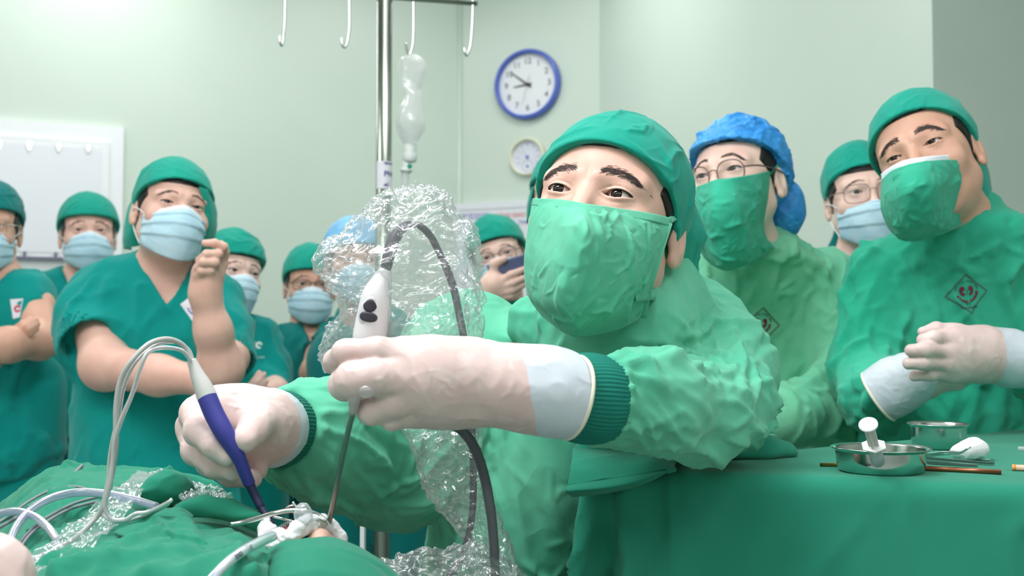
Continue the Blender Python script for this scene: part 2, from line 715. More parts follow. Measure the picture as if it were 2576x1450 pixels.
def skin(name, rgb, alt):
    return material(name, rgb, rough=0.42, var=0.6, vscale=16, alt=alt, sss=0.10, spec=0.45,
                    bumps=[('noise', 55, 0.14, 0.003), ('noise', 420, 0.22, 0.0007)])


M_SKIN = skin('skin', (232, 188, 172), (214, 160, 146))
M_SKINPALE = skin('pale skin', (240, 204, 190), (226, 180, 168))
M_SKINTAN = skin('tan skin', (220, 172, 150), (200, 148, 128))
# ------------------------------------------------------------------ room shell
CEIL = 3.1
M_WALL = material('green wall paint', (212, 224, 213), rough=0.32, var=0.35, vscale=2.2, alt=(204, 217, 206), bumps=[('noise', 30, 0.05, 0.002)])
M_WALLSHADE = material('shaded green wall paint', (190, 204, 194), rough=0.28, var=0.35, vscale=2.0, alt=(176, 192, 182))  # shadow on the alcove wall, put into a darker copy of the wall colour
M_CEIL = material('ceiling paint', (236, 238, 236), rough=0.8)
M_FLOOR = material('grey vinyl floor', (150, 160, 156), rough=0.35, var=0.4, vscale=5)

PL = [(-5.2, 3.225), (-0.262, 5.447), (0.413, 5.137), (1.183, 3.057), (3.4, 3.62)]


def wall(name, a, b, m, z0=0.0, z1=CEIL, t=0.12):
    a, b = np.array(a, float), np.array(b, float)
    d = (b - a) / np.linalg.norm(b - a)
    n = np.array([-d[1], d[0]])  # away from the room
    if n[1] < 0 and abs(n[1]) > 0.2 and a[1] > 2:
        n = -n
    q = [a, b, b + n * t, a + n * t]
    v = np.array([[p[0], p[1], z] for z in (z0, z1) for p in q])
    f = [(0, 1, 5, 4), (1, 2, 6, 5), (2, 3, 7, 6), (3, 0, 4, 7), (4, 5, 6, 7), (3, 2, 1, 0)]
    return struct(obj(name, v, f, m, smooth=False))


wall('wall_left', PL[0], PL[1], M_WALL)
wall('wall_corner', PL[1], PL[2], M_WALL)
wall('wall_right', PL[2], PL[3], M_WALL)
wall('wall_alcove', PL[3], PL[4], M_WALLSHADE)
wall('wall_east', (3.4, 3.7), (3.4, -2.6), M_WALL)
wall('wall_south', (3.4, -2.6), (-5.2, -2.6), M_WALL)
wall('wall_west', (-5.2, -2.6), (-5.2, 3.3), M_WALL)
v, f = box((-5.4, -2.8, -0.1), (3.6, 5.8, 0))
struct(obj('floor', v, f, M_FLOOR, smooth=False))
v, f = box((-5.4, -2.8, CEIL), (3.6, 5.8, CEIL + 0.1))
struct(obj('ceiling', v, f, M_CEIL, smooth=False))
# rounded cove strip where the two wall planes meet
v, f = tube([(PL[1][0], PL[1][1] - 0.004, 0.0), (PL[1][0], PL[1][1] - 0.004, CEIL)], 0.014, 10)
struct(obj('trim_1', v, f, M_WALL))

M_LAMP = material('lamp diffuser', (255, 255, 255), emit=PANEL_STRENGTH)
k = 0
for xi_, x in enumerate((-3.2, -1.6, 0.0, 1.6)):
    for yi_, y in enumerate((-1.4, 0.5, 2.4, 4.2)):
        if (x > 1.0 and y > 2.0) or (x < -2.5 and y > 3.5):
            continue
        k += 1
        o = thing('ceiling_light', 'white ceiling lamp panel, %s in the row %s' % (('first from the left', 'second from the left', 'third from the left', 'rightmost')[xi_], ('behind the viewer', 'over the operating table', 'over the onlookers', 'beside the clock wall')[yi_]), 'lamp', (x, y, CEIL), 'ceiling lamp panels')
        v, f = box((x - 0.42, y - 0.32, CEIL - 0.03), (x + 0.42, y + 0.32, CEIL))
        obj('frame', v, f, M_WHITE, o, smooth=False)
        v, f = box((x - 0.39, y - 0.29, CEIL - 0.036), (x + 0.39, y + 0.29, CEIL - 0.0305))
        obj('diffuser', v, f, M_LAMP, o, smooth=False)


# ------------------------------------------------------------------ things on the walls
def wall_frame(a, b, px):
    """point of the wall a-b under photo column px, with its axes (right, out of the wall)"""
    a, b = np.array(a, float), np.array(b, float)
    d = (b - a) / np.linalg.norm(b - a)
    s = (px - CX) / F_PX / math.cos(PITCH)
    # solve a + t d with x = s*y
    t = (s * a[1] - a[0]) / (d[0] - s * d[1])
    p = a + t * d
    out = np.array([d[1], -d[0], 0.0])
    return p, np.array([d[0], d[1], 0.0]), out


def on_wall(a, b, px, py):
    p, X, out = wall_frame(a, b, px)
    return W(px, py, p[1]), X, out


UP = np.array([0, 0, 1.0])


def slab(o, X, out, x0, x1, z0, z1, d0, d1, **k):
    v, f = box((x0, z0, d0), (x1, z1, d1))
    v = frame_xf(v, o, X, UP, out)
    return v, f


# film viewing box on the left wall
o0, X, OUT = on_wall(PL[0], PL[1], 310, 325)
_, _, _ = 0, 0, 0
zb = W(170, 684, wall_frame(PL[0], PL[1], 170)[0][1])[2]
zt = o0[2]
b = thing('xray_viewer', 'large white light box panel with clips on the left wall', 'light box', o0)
M_VIEW = material('viewer white', (246, 246, 250), rough=0.35)
M_VIEWSCREEN = material('viewer screen', (240, 240, 248), rough=0.3)
M_LEDGE = material('grey ledge', (120, 118, 140), rough=0.4)
Wd = 1.6
v, f = slab(o0, X, OUT, -Wd, 0, zb - zt, 0, 0.0, 0.03)
obj('frame', v, f, M_VIEW, b, smooth=False)


def sx(px):
    p, _, _ = wall_frame(PL[0], PL[1], px)
    return float((np.append(p, 0) - o0 * [1, 1, 0]) @ X)


def sz(px, py):
    p, _, _ = wall_frame(PL[0], PL[1], px)
    return W(px, py, p[1])[2] - zt


xi, zi, zl = sx(250), sz(250, 378), sz(100, 648)
v, f = slab(o0, X, OUT, -Wd + 0.06, xi + 0.03, zl, zi + 0.03, 0.03, 0.044)
obj('screen_border', v, f, M_VIEW, b, smooth=False)
v, f = slab(o0, X, OUT, -Wd + 0.09, xi, zl + 0.02, zi, 0.044, 0.047)
obj('screen', v, f, M_VIEWSCREEN, b, smooth=False)
v, f = slab(o0, X, OUT, -Wd + 0.06, xi + 0.03, zl - 0.012, zl, 0.03, 0.06)
obj('ledge', v, f, M_LEDGE, b, smooth=False)
for px in (-8, 67, 141, 215):
    cx, cz = sx(px), sz(px, 366 + px * 0.05)
    v1 = slab(o0, X, OUT, cx - 0.008, cx + 0.008, cz - 0.008, cz + 0.012, 0.046, 0.056)
    v2 = slab(o0, X, OUT, cx - 0.005, cx + 0.005, cz - 0.020, cz - 0.007, 0.046, 0.053)
    v, f = join([v1, v2])
    obj('clip', v, f, M_STEEL, b, smooth=False)
for px in (60, 138):
    cx = sx(px)
    v, f = slab(o0, X, OUT, cx - 0.006, cx + 0.006, zl, zl + 0.02, 0.046, 0.056)
    obj('film_stop', v, f, M_LEDGE, b, smooth=False)

# information board on the corner wall
o1, X1, OUT1 = on_wall(PL[1], PL[2], 1162, 515)
b = thing('notice_board', 'white printed notice board with red heading below the clocks', 'board', o1)
v, f = slab(o1, X1, OUT1, -0.03, 0.62, -0.56, 0.0, 0.002, 0.03)
obj('panel', v, f, material('board white', (234, 234, 242), rough=0.4), b, smooth=False)
M_LINE = material('board grey line', (196, 196, 206), rough=0.6)
PXM = 5.35 / F_PX
for i, (x0, x1, z0, z1) in enumerate([(0.0, 0.6, -0.036, -0.030), (0.04, 0.6, -0.118, -0.116), (0.11, 0.113, -0.5, -0.118), (0.04, 0.6, -0.2, -0.198),
                                      (0.04, 0.6, -0.29, -0.288), (0.3, 0.303, -0.5, -0.118)]):
    v, f = slab(o1, X1, OUT1, x0, x1, z0, z1, 0.03, 0.0315)
    obj('ruled_line', v, f, M_LINE, b, smooth=False)
M_RED = material('red print', (226, 120, 130), rough=0.7)
M_BLUEP = material('blue print', (130, 130, 205), rough=0.7)
for s, size, x, z, m in [('BẢNG GIAO BAN', 0.028, 0.315, -0.070, M_RED), ('BỆNH VIỆN TRUNG ƯƠNG', 0.0125, 0.092, -0.058, M_BLUEP), ('THÁI NGUYÊN', 0.0125, 0.092, -0.074, M_BLUEP),
                         ('Ngày', 0.018, 0.265, -0.103, M_BLUEP), ('Tháng', 0.018, 0.345, -0.103, M_BLUEP), ('BÁC SĨ', 0.013, 0.07, -0.145, M_RED)]:
    v, f = text_mesh(s, size, bold=0.0004)
    v = frame_xf(v + [x, z, 0.0325], o1, X1, UP, OUT1)
    obj('lettering', v, f, m, b, smooth=False)
v, f = lathe([(0, 0.0325), (0.008, 0.0325), (0.008, 0.031)], 16)
v = frame_xf(v + [0.025, -0.064, 0], o1, X1, UP, OUT1)
obj('emblem', v, f, material('grey print', (190, 190, 200)), b)


def disc_clock(name, label, cat, px, py, r_px, mats, hands, numerals, depth):
    c, X, out = on_wall(PL[1], PL[2], px, py)
    r = r_px * c[1] / F_PX
    o = thing(name, label, cat, c)
    m_rim, m_face, m_num = mats
    # rim axis = out ; local (x along wall, y up, z out)
    v, f = lathe([(0, 0.004), (0.88 * r, 0.004), (0.88 * r, depth * 0.55), (0.885 * r, depth * 0.98), (0.93 * r, depth * 1.05), (0.97 * r, depth * 0.95), (r, depth * 0.6), (r, 0.0), (0, 0.0)], 72)
    obj('rim', frame_xf(v, c, X, UP, out), f, m_rim, o)
    v, f = lathe([(0, depth * 0.3), (0.88 * r, depth * 0.3), (0.88 * r, depth * 0.2)], 64)
    obj('dial', frame_xf(v, c, X, UP, out), f, m_face, o, smooth=False)
    for s, ang, rad, size in numerals:
        v, f = text_mesh(s, size * r, bold=0.004 * r)
        a = math.radians(90 - ang)
        v = frame_xf(v + [rad * r * math.cos(a), rad * r * math.sin(a), depth * 0.3 + 0.001], c, X, UP, out)
        obj('numeral', v, f, m_num, o, smooth=False)
    for nm, ang, l0, l1, w, dz, m in hands:
        a = math.radians(90 - ang)
        d = np.array([math.cos(a), math.sin(a), 0])
        e = np.array([-d[1], d[0], 0])
        q = [d * l0 * r + e * w * r, d * l1 * r + e * w * r * 0.45, d * l1 * r - e * w * r * 0.45, d * l0 * r - e * w * r]
        v = np.array([p + [0, 0, depth * 0.3 + dz + t] for t in (0, 0.0012) for p in q])
        f = [(4, 5, 6, 7), (3, 2, 1, 0), (0, 1, 5, 4), (1, 2, 6, 5), (2, 3, 7, 6), (3, 0, 4, 7)]
        obj(nm, frame_xf(v, c, X, UP, out), f, m, o, smooth=False)
    return o, c, X, out, r


M_NUM = material('grey numerals', (120, 120, 122), rough=0.6)
M_HAND = material('dark clock hand', (70, 64, 66), rough=0.5)
M_HANDPALE = material('pale second hand', (200, 200, 205), rough=0.5)
nums = [(str(h), h * 30, 0.66, 0.235) for h in range(1, 13)]
o, c, X, out, r = disc_clock('wall_clock', 'round blue-rimmed wall clock showing nearly nine', 'clock', 1330, 214, 90,
                             (material('blue rim plastic', (80, 104, 200), rough=0.25, coat=0.5), material('clock dial', (238, 238, 242), rough=0.4), M_NUM),
                             [('hour_hand', 264, -0.12, 0.43, 0.03, 0.003, M_HAND), ('minute_hand', 307, -0.14, 0.62, 0.028, 0.005, M_HAND),
                              ('second_hand', 196, -0.25, 0.62, 0.012, 0.007, M_HANDPALE)], nums, 0.04)
v, f = lathe([(0, 0.021), (0.05 * r, 0.021), (0.05 * r, 0.012)], 16)
obj('hub', frame_xf(v, c, X, UP, out), f, M_HAND, o)
M_TICK = material('dial print', (168, 168, 196), rough=0.6)
nums = [(str(n), -120 + 30 * i, 0.62, 0.13) for i, n in enumerate((-20, -10, 0, 10, 20, 30, 40, 50, 60))] + [('|', a, 0.44, 0.1) for a in range(-110, 111, 20)]
o, c, X, out, r = disc_clock('thermometer_dial', 'small round cream-rimmed wall thermometer under the blue clock', 'thermometer', 1329, 396, 48,
                             (material('cream rim plastic', (236, 232, 210), rough=0.4), material('pale dial', (226, 226, 240), rough=0.4), M_TICK),
                             [('pointer', -40, -0.1, 0.5, 0.02, 0.003, M_HANDPALE)], nums, 0.03)
for py_, rr in ((0.0, 0.09), (-0.48, 0.07)):
    v, f = lathe([(0, 0.014), (rr * r, 0.014), (rr * r, 0.009)], 16)
    obj('pivot', frame_xf(v + [0, py_ * r, 0], c, X, UP, out), f, material('blue pivot', (120, 130, 210)), o)
v, f = lathe([(0.30 * r, 0.0098), (0.33 * r, 0.0098)], 40)
obj('scale_ring', frame_xf(v + [0, -0.48 * r, 0], c, X, UP, out), f, M_TICK, o)
# ------------------------------------------------------------------ people
def rot(yaw, pitch, roll):
    y, p, r = (math.radians(a) for a in (-yaw, -pitch, roll))
    return np.array((Matrix.Rotation(y, 3, 'Z') @ Matrix.Rotation(p, 3, 'X') @ Matrix.Rotation(r, 3, 'Y')))


EYE = np.array([0.0325, -0.0745, 0.0])
EYE_R = 0.0125
CRAN_C, CRAN_R = (0, 0.012, 0.030), (0.077, 0.095, 0.088)


def lid_curve(qx, up, w=0.0152):
    return up * np.clip(1 - (qx / w) ** 2, -1, 1)


def head_local(P, hu=0.0046, hl=0.0042, ears=True, fine=True):
    x, y, z = P[:, 0], P[:, 1], P[:, 2]
    Q = np.stack([np.abs(x), y, z], 1)
    d = smin(ell(P, CRAN_C, CRAN_R), ell(P, (0, -0.024, -0.028), (0.066, 0.068, 0.092)), 0.03)
    d = smin(d, cone(Q, (0.050, 0.006, -0.055), (0.013, -0.062, -0.102), 0.020, 0.017), 0.025)
    d = smin(d, ell(Q, (0.045, -0.058, -0.032), (0.022, 0.02, 0.02)), 0.022)
    d = smin(d, cone(Q, (0.010, -0.086, 0.016), (0.048, -0.066, 0.017), 0.0085, 0.009), 0.016)
    d = smax(d, -sph(Q, (0.031, -0.108, -0.001), 0.0165), 0.012)
    d = smin(d, cone(P, (0, -0.086, 0.006), (0, -0.107, -0.036), 0.0070, 0.0115), 0.011)
    d = smin(d, ell(Q, (0.0125, -0.097, -0.039), (0.0085, 0.0105, 0.008)), 0.006)
    d = smax(d, -ell(Q, (0.0065, -0.103, -0.0475), (0.0042, 0.0055, 0.005)), 0.003)
    d = smin(d, ell(P, (0, -0.0885, -0.0640), (0.024, 0.0075, 0.0055)), 0.006)
    d = smin(d, ell(P, (0, -0.0865, -0.0735), (0.021, 0.0080, 0.0062)), 0.006)
    # lids over the eyeball, then the slit
    qx = Q[:, 0] - EYE[0]
    qz = z - 0.06 * qx
    d = smin(d, sph(Q, EYE, EYE_R + 0.0019), 0.006)
    up, lo = lid_curve(qx, hu), -lid_curve(qx, hl)
    if fine:
        front = np.clip((-0.060 - y) / 0.01, 0, 1) * np.clip(1 - (qx / 0.021) ** 2, 0, 1)
        d = d + 0.0011 * front * np.exp(-((qz - up - 0.0036) / 0.0013) ** 2)
        d = d + 0.0009 * front * np.exp(-((qz - lo + 0.0052) / 0.0018) ** 2)
    slit = np.maximum(np.maximum(qz - up, lo - qz), y - EYE[1])
    d = smax(d, -slit, 0.0012)
    if ears:
        E = Q - A3((0.0775, 0.016, -0.012))
        E = np.stack([E[:, 0] - 0.22 * E[:, 1], E[:, 1] + 0.2 * E[:, 2], E[:, 2]], 1)
        e = ell(E, (0, 0.004, 0), (0.0065, 0.0175, 0.031))
        e = smax(e, -ell(E, (0.0085, 0.001, 0.003), (0.007, 0.0105, 0.019)), 0.003)
        e = smin(e, ell(E, (0.001, -0.004, -0.026), (0.005, 0.007, 0.008)), 0.005)
        d = smin(d, e, 0.005)
    return d


def near_chain(v, pts, r):
    return chain(v.astype(f32), pts, [r] * len(pts)) < 0


class Fig:
    def __init__(s, label, eye, yaw=0, pitch=0, roll=0, scale=1.0, skin=None, hu=0.0046, hl=0.0042, group=None, hh=0.0022, fine=True):
        # yaw is measured from the sight line to this head
        yaw = yaw + math.degrees(math.atan((eye[0] - CX) / F_PX))
        s.R = rot(yaw, pitch, roll)
        s.s = scale
        s.c = W(*eye) - s.R @ np.array([0, -0.085, 0]) * scale
        s.hu, s.hl, s.hh, s.fine = hu, hl, hh, fine
        s.skin = skin or M_SKIN
        s.root = thing('person', label, 'person', (float(s.c[0]), float(s.c[1]), 0), group)
        s.arms, s.torso, s.neck = [], None, None
        s.yaw = yaw

    def w(s, L):
        return s.c + (np.asarray(L, float) @ s.R.T) * s.s

    def l(s, P):
        return ((P - A3(s.c)) @ s.R.astype(f32)) / s.s

    def head(s, P):
        return head_local(s.l(P), s.hu, s.hl, fine=s.fine) * s.s

    def obj(s, name, v, f, m, parent=None, **k):
        return obj(name, v, f, m, parent or s.root, **k)

    # --- torso: rows of (py, pxL, pxR, Y, half depth), then (z, half width, half depth) down to the hem
    def set_torso(s, rows, low=(), n=2.4, twist=0.0):
        out = []
        for py, xl, xr, Y, b in rows:
            m = W((xl + xr) / 2, py, Y)
            a = abs(W(xr, py, Y)[0] - W(xl, py, Y)[0]) / 2
            out.append((m[2], m[0], m[1], a, b))
        for z, a, b in low:
            out.append((z, out[len(rows) - 1][1], out[len(rows) - 1][2], a, b))
        T = np.array(out)
        T = T[np.argsort(T[:, 0])]
        zz = np.linspace(T[0, 0], T[-1, 0], 80)
        u = np.arange(len(T), dtype=float)
        # monotone resample (linear, then smoothed)
        C = np.stack([np.interp(zz, T[:, 0], T[:, k]) for k in range(1, 5)], 1)
        for _ in range(2):
            C[1:-1] = (C[:-2] + 2 * C[1:-1] + C[2:]) / 4
        s.tz, s.tC, s.tn, s.tw = zz, C, n, math.radians(twist)
        s.torso = True

    def torso_d(s, P):
        z = P[:, 2]
        C = [np.interp(z, s.tz, s.tC[:, k]).astype(f32) for k in range(4)]
        x, y = P[:, 0] - C[0], P[:, 1] - C[1]
        if s.tw:
            x, y = x * math.cos(s.tw) + y * math.sin(s.tw), -x * math.sin(s.tw) + y * math.cos(s.tw)
        r = (np.abs(x / C[2]) ** s.tn + np.abs(y / C[3]) ** s.tn + 1e-9) ** (1 / s.tn)
        d = (r - 1) * np.minimum(C[2], C[3])
        return smax(smax(d, z - s.tz[-1], 0.05), s.tz[0] - z, 0.01)

    def set_neck(s, base, r0=0.054, r1=0.060):
        s.neck = (s.w((0, 0.018, -0.07)), W(*base), r0 * s.s, r1 * s.s)

    def body_f(s, P):
        d = s.head(P)
        if s.neck:
            a, b, r0, r1 = s.neck
            d = smin(d, cone(P, a, b, r0, r1), 0.025)
        if s.torso:
            d = smin(d, s.torso_d(P) + s.inset, 0.03)
        return d

    def body(s, arms=(), inset=0.012, depth=0.30, ha=0.005):
        """one skin mesh: head, neck and chest, with bare arms (list of dicts: pts, r, fingers)"""
        s.inset = inset
        h = s.hh
        R = 0.135 * s.s
        parts = [surf(s.body_f, s.c - [R, R, depth], s.c + [R, R, R * 1.05], h)]
        for a in arms:
            def f(P, a=a):
                d = chain(P, a['pts'], a['r'], 0.03)
                if 'extra' in a:
                    d = smin(d, a['extra'](P), 0.015)
                fd = None
                for fp, fr in a.get('fingers', ()):
                    e = chain(P, fp, fr, 0.004)
                    fd = e if fd is None else smin(fd, e, 0.0022)
                if fd is not None:
                    d = smin(d, fd, 0.010)
                return d
            allp = np.concatenate([np.asarray(a['pts'])] + [np.asarray(fp) for fp, fr in a.get('fingers', ())] + [np.asarray(a.get('box', a['pts']))])
            parts.append(surf(f, allp.min(0) - 0.07, allp.max(0) + 0.07, a.get('h', ha)))
        v, f = join(parts)
        s.bodyobj = s.obj('body', v, f, s.skin)
        return s.bodyobj

    def eyes(s, gaze=(0, 0), n=28):
        for sg in (-1, 1):
            g = np.array([math.sin(math.radians(gaze[0])), -1.0, math.sin(math.radians(gaze[1]))])
            g /= np.linalg.norm(g)
            X = np.cross([0, 0, 1], -g)
            X /= np.linalg.norm(X)
            Z = np.cross(-g, X)
            th = np.concatenate([np.linspace(0, 0.2, 4), np.linspace(0.26, 0.54, 5), np.linspace(0.58, 1.9, 9)])
            v, fs, fm = [], [], []
            for t in th:
                bulge = 0.0008 * math.exp(-(t / 0.42) ** 4)
                a = np.linspace(0, 2 * np.pi, n, endpoint=False)
                rr = EYE_R * 0.985 + bulge
                v.append(rr * (math.cos(t) * g[None] + math.sin(t) * (np.cos(a)[:, None] * X + np.sin(a)[:, None] * Z)))
            v = np.concatenate(v) + EYE * [sg, 1, 1]
            f = gridfaces(len(th), n, True)
            fm = np.repeat([0 if th[i + 1] <= 0.201 else (1 if th[i + 1] <= 0.541 else 2) for i in range(len(th) - 1)], n)
            s.obj('eye', s.w(v), f[:, ::-1], None, mats=[M_PUPIL, M_IRIS, M_SCLERA], fmat=fm)

    def surf_y(s, xs, zs):
        """front surface of the face at local x,z"""
        y = np.full(len(xs), -0.14, f32)
        for _ in range(40):
            d = head_local(np.stack([xs, y, zs], 1).astype(f32), s.hu, s.hl, ears=False, fine=False)
            y = np.minimum(y + d * 0.8, 0)
        return y

    def brows(s, n=150, thick=1.0, lift=0.0, arch=0.004, z0=0.0195, width=0.0085, x0=0.012, x1=0.052, mat=None):
        rng = np.random.RandomState(7)
        for sg in (-1, 1):
            V, F = [], []
            t = rng.rand(n) ** 0.85
            x = x0 + (x1 - x0) * t
            zc = z0 + lift + arch * np.sin(np.pi * np.clip(0.12 + t * 0.95, 0, 1)) * 1.5 - 0.007 * t ** 3
            wd = width * (0.75 + 0.5 * t) * (1 - t ** 3) + 0.001
            off = np.clip(rng.normal(size=n) * 0.27, -0.7, 0.7)
            z = zc + off * wd
            ln = 0.0058 + 0.003 * rng.rand(n)
            dx = ln * (0.75 + 0.3 * t)
            dz = ln * (0.45 - 0.8 * t - 0.45 * off)
            y0, y1 = s.surf_y(x, z), s.surf_y(x + dx, z + dz)
            for i in range(n):
                a = np.array([sg * x[i], y0[i] - 0.0001, z[i]])
                b = np.array([sg * (x[i] + dx[i]), y1[i] - 0.0009, z[i] + dz[i]])
                m = (a + b) / 2 + [0, -0.0007, 0]
                d = b - a
                e = np.cross(d, [0, 1, 0])
                e = e / np.linalg.norm(e) * 0.00022 * thick
                q = np.array([0, 0.0003, 0])
                o = len(V)
                V += [a + e, a - e, a + q, m + e, m - e, m + q * 1.5, b]
                for k in range(3):
                    k2 = (k + 1) % 3
                    F += [(o + k, o + k2, o + 3 + k2, o + 3 + k), (o + 3 + k, o + 3 + k2, o + 6)]
            o_ = s.obj('eyebrow', s.w(V), F, mat or M_BROW, smooth=False)
            o_['kind'] = 'stuff'

    def lashes(s, r=0.0007):
        for sg in (-1, 1):
            qx = np.linspace(-0.0140, 0.0150, 14)
            z = lid_curve(qx, s.hu) + 0.06 * qx
            y = EYE[1] - np.sqrt(np.maximum((EYE_R + 0.0022) ** 2 - qx ** 2 - z ** 2, 1e-6))
            p = np.stack([sg * (EYE[0] + qx), y, z], 1)
            v, f = tube(s.w(p), np.linspace(r * 0.5, r * 1.2, 14) * s.s, 6)
            s.obj('eyelashes', v, f, M_HAIR)

    def brim(s, az, zf, zs, zb):
        u = (1 - np.cos(az)) / 2
        return zf * (1 - u) * (1 - 2 * u) + zs * 4 * u * (1 - u) + zb * u * (2 * u - 1)

    def cap(s, zf=0.055, zs=-0.005, zb=-0.07, off=0.007, puff=(0, 0.03, 0.02), mat=None, h=0.0028, amp=0.003, seed=1, extra=None, tilt=0.0, name='cap', fs=16, stretch=(1, 1, 1), cre=None):
        def f(P):
            p = s.l(P)
            d = ell(p, CRAN_C, np.array(CRAN_R) + off)
            d = smin(d, ell(p, (0, -0.03, 0.02), (0.069 + off, 0.064 + off, 0.055 + off)), 0.02)
            if puff:
                d = smin(d, ell(p, np.array(CRAN_C) + puff, np.array(CRAN_R) * 0.92 + off), 0.03)
            if extra is not None:
                d = smin(d, extra(p), 0.02)
            az = np.arctan2(p[:, 0], -p[:, 1] + 0.012)
            zz = s.brim(az, zf, zs, zb) + tilt * p[:, 0]
            return smax(d, (zz - p[:, 2]) * 0.85, 0.003) * s.s
        R = 0.16 * s.s
        v, q = surf(f, s.c - [R, R, R], s.c + [R, R, R * 1.15], h)
        if amp:
            n = vnormals(v, q)
            v = v + n * (amp * folds(s.l(v), fs, seed, stretch))[:, None]
            n = vnormals(v, q)
            see = ((CAM - v) * n).sum(1) > -0.2 * norm(CAM - v)
            for k, c in enumerate(cre or [dict(count=16, L=0.09, w=0.0055, h=0.0035, prefer=lambda p: (0.6, 0, 1), jitter=0.5), dict(count=20, L=0.04, w=0.004, h=0.002)]):
                v = v + n * creases(v, n, seed=seed + 50 + k, where=see, **c)[:, None]
        return s.obj(name, v, q, mat or M_CAP)

    def hair(s, zf=0.045, zs=-0.03, zb=-0.09, off=0.0025, h=0.003, x_in=0.066):
        def f(P):
            p = s.l(P)
            d = ell(p, CRAN_C, np.array(CRAN_R) + off)
            d = smin(d, ell(p, (0, -0.024, -0.022), (0.066 + off, 0.064 + off, 0.088)), 0.03)
            az = np.arctan2(p[:, 0], -p[:, 1] + 0.012)
            zz = s.brim(az, zf, zs, zb)
            # hairline: keep the sides, let the temples go
            line = p[:, 1] + 0.052 - 0.45 * (p[:, 2] - 0.0)
            g = np.maximum((zz - p[:, 2]) * 0.8, -line * 0.7)
            top = (s.brim(az, zf, zf, zf) - p[:, 2]) * 0.8
            return smax(d, np.minimum(g, top), 0.003) * s.s
        R = 0.14 * s.s
        v, q = surf(f, s.c - [R, R, R], s.c + [R, R, R], h)
        return s.obj('hair', v, q, M_HAIR)

    def mask(s, drop=0.0, h=(40, 36), lift=0.0, wide=1.0, loops=True, mat=None, band=True, ry=0.0):
        k = lift
        ctrl = [
            [(-.069, -.038, -.024 + k), (-.045, -.083, -.019 + k), (-.018, -.107, -.010 + k), (0, -.115, -.007 + k), (.018, -.107, -.010 + k), (.045, -.083, -.019 + k), (.069, -.038, -.024 + k)],
            [(-.072, -.038, -.042), (-.050, -.094, -.040), (-.021, -.121, -.037), (0, -.128, -.036), (.021, -.121, -.037), (.050, -.094, -.040), (.072, -.038, -.042)],
            [(-.071, -.034, -.068), (-.049, -.094, -.074), (-.022, -.120, -.076), (0, -.126, -.077), (.022, -.120, -.076), (.049, -.094, -.074), (.071, -.034, -.068)],
            [(-.066, -.026, -.090 + drop), (-.042, -.078, -.112 + drop), (-.019, -.098, -.122 + drop), (0, -.102, -.125 + drop), (.019, -.098, -.122 + drop), (.042, -.078, -.112 + drop), (.066, -.026, -.090 + drop)]]
        c = np.array(ctrl) * [wide, 1, 1]
        v, q = sheet(c, h[0], h[1])
        n = vnormals(v, q)
        if n[len(n) // 2, 1] > 0:
            q = q[:, ::-1]
            n = -n
        t = np.repeat(np.linspace(0, 1, h[0]), h[1])
        pl = ((t * 4.2) % 1)
        env = np.clip(t * 6, 0, 1) * np.clip((1 - t) * 6, 0, 1)
        v = v + n * ((pl - 0.5) * 0.004 * env + 0.0022 * folds(v, 28, 5, (0.5, 1, 1.4)) * env)[:, None]
        rows = np.arange(len(q)) // (h[1] - 1)
        fm = (rows < h[0] * 0.10).astype(int)
        v2, q2 = thicken(v, q, 0.0012)
        fm2 = np.concatenate([fm, fm, np.zeros(len(q2) - 2 * len(q), int)])
        m = s.obj('mask', s.w(v2), q2, None, mats=[mat or M_MASKBLUE, M_MASKWHITE], fmat=fm2)
        if loops:
            for sg in (-1, 1):
                p = np.array([(.069, -.038, -.026), (.0775, -.01, -.012), (.083, .018, -.008), (.080, .026, -.03), (.074, .006, -.062), (.067, -.026, -.088 + drop)]) * [sg * wide, 1, 1]
                v, f = tube(s.w(p), 0.0013, 6, 30)
                obj('ear_loop', v, f, M_STRAP, m)
        return m

    def glasses(s, mat, lw=0.0235, lh=0.0185, cx=0.033, z=-0.004, y=-0.105, pw=3.2, r=0.0012, tilt=0.10, lens=True, temples=True, half_rim=False):
        g = bpy.data.objects.new('glasses', None)
        COL.objects.link(g)
        g.parent = s.root
        g.empty_display_size = 0.02

        def P(x, zz):
            return np.stack([x, y + 3.2 * x ** 2 + tilt * zz * -1.0, z + zz], -1)
        a = np.linspace(0, 2 * np.pi, 41)
        cs, sn = np.cos(a), np.sin(a)
        ex = np.sign(cs) * np.abs(cs) ** (2 / pw)
        ez = np.sign(sn) * np.abs(sn) ** (2 / pw)
        lensm = film('spectacle lens', haze=0.02, rough=0.03, gain=0.9)
        for sg in (-1, 1):
            p = P(sg * cx + lw * ex, lh * ez)
            v, f = tube(s.w(p), r, 6, caps=False)
            obj('rim', v, f, mat, g)
            if lens:
                rr = np.linspace(0, 1, 5)[:, None]
                pp = P((sg * cx + lw * ex[None] * rr).ravel(), (lh * ez[None] * rr).ravel())
                obj('lens', s.w(pp), gridfaces(5, 41), lensm, g)
        v, f = tube(s.w(P(np.array([-cx + lw, -0.004, 0.004, cx - lw]), np.array([0.005, 0.0085, 0.0085, 0.005]))), r, 6, 14)
        obj('bridge', v, f, mat, g)
        if temples:
            for sg in (-1, 1):
                e = P(np.array([sg * (cx + lw)]), np.array([0.006]))[0]
                p = [e, (sg * .0775, e[1] + 0.02, e[2] + .002), (sg * .081, -0.01, 0.006), (sg * .084, 0.024, 0.004), (sg * .083, 0.036, -0.014)]
                v, f = tube(s.w(p), r * 1.25, 6, 24)
                obj('temple', v, f, mat, g)
        return g

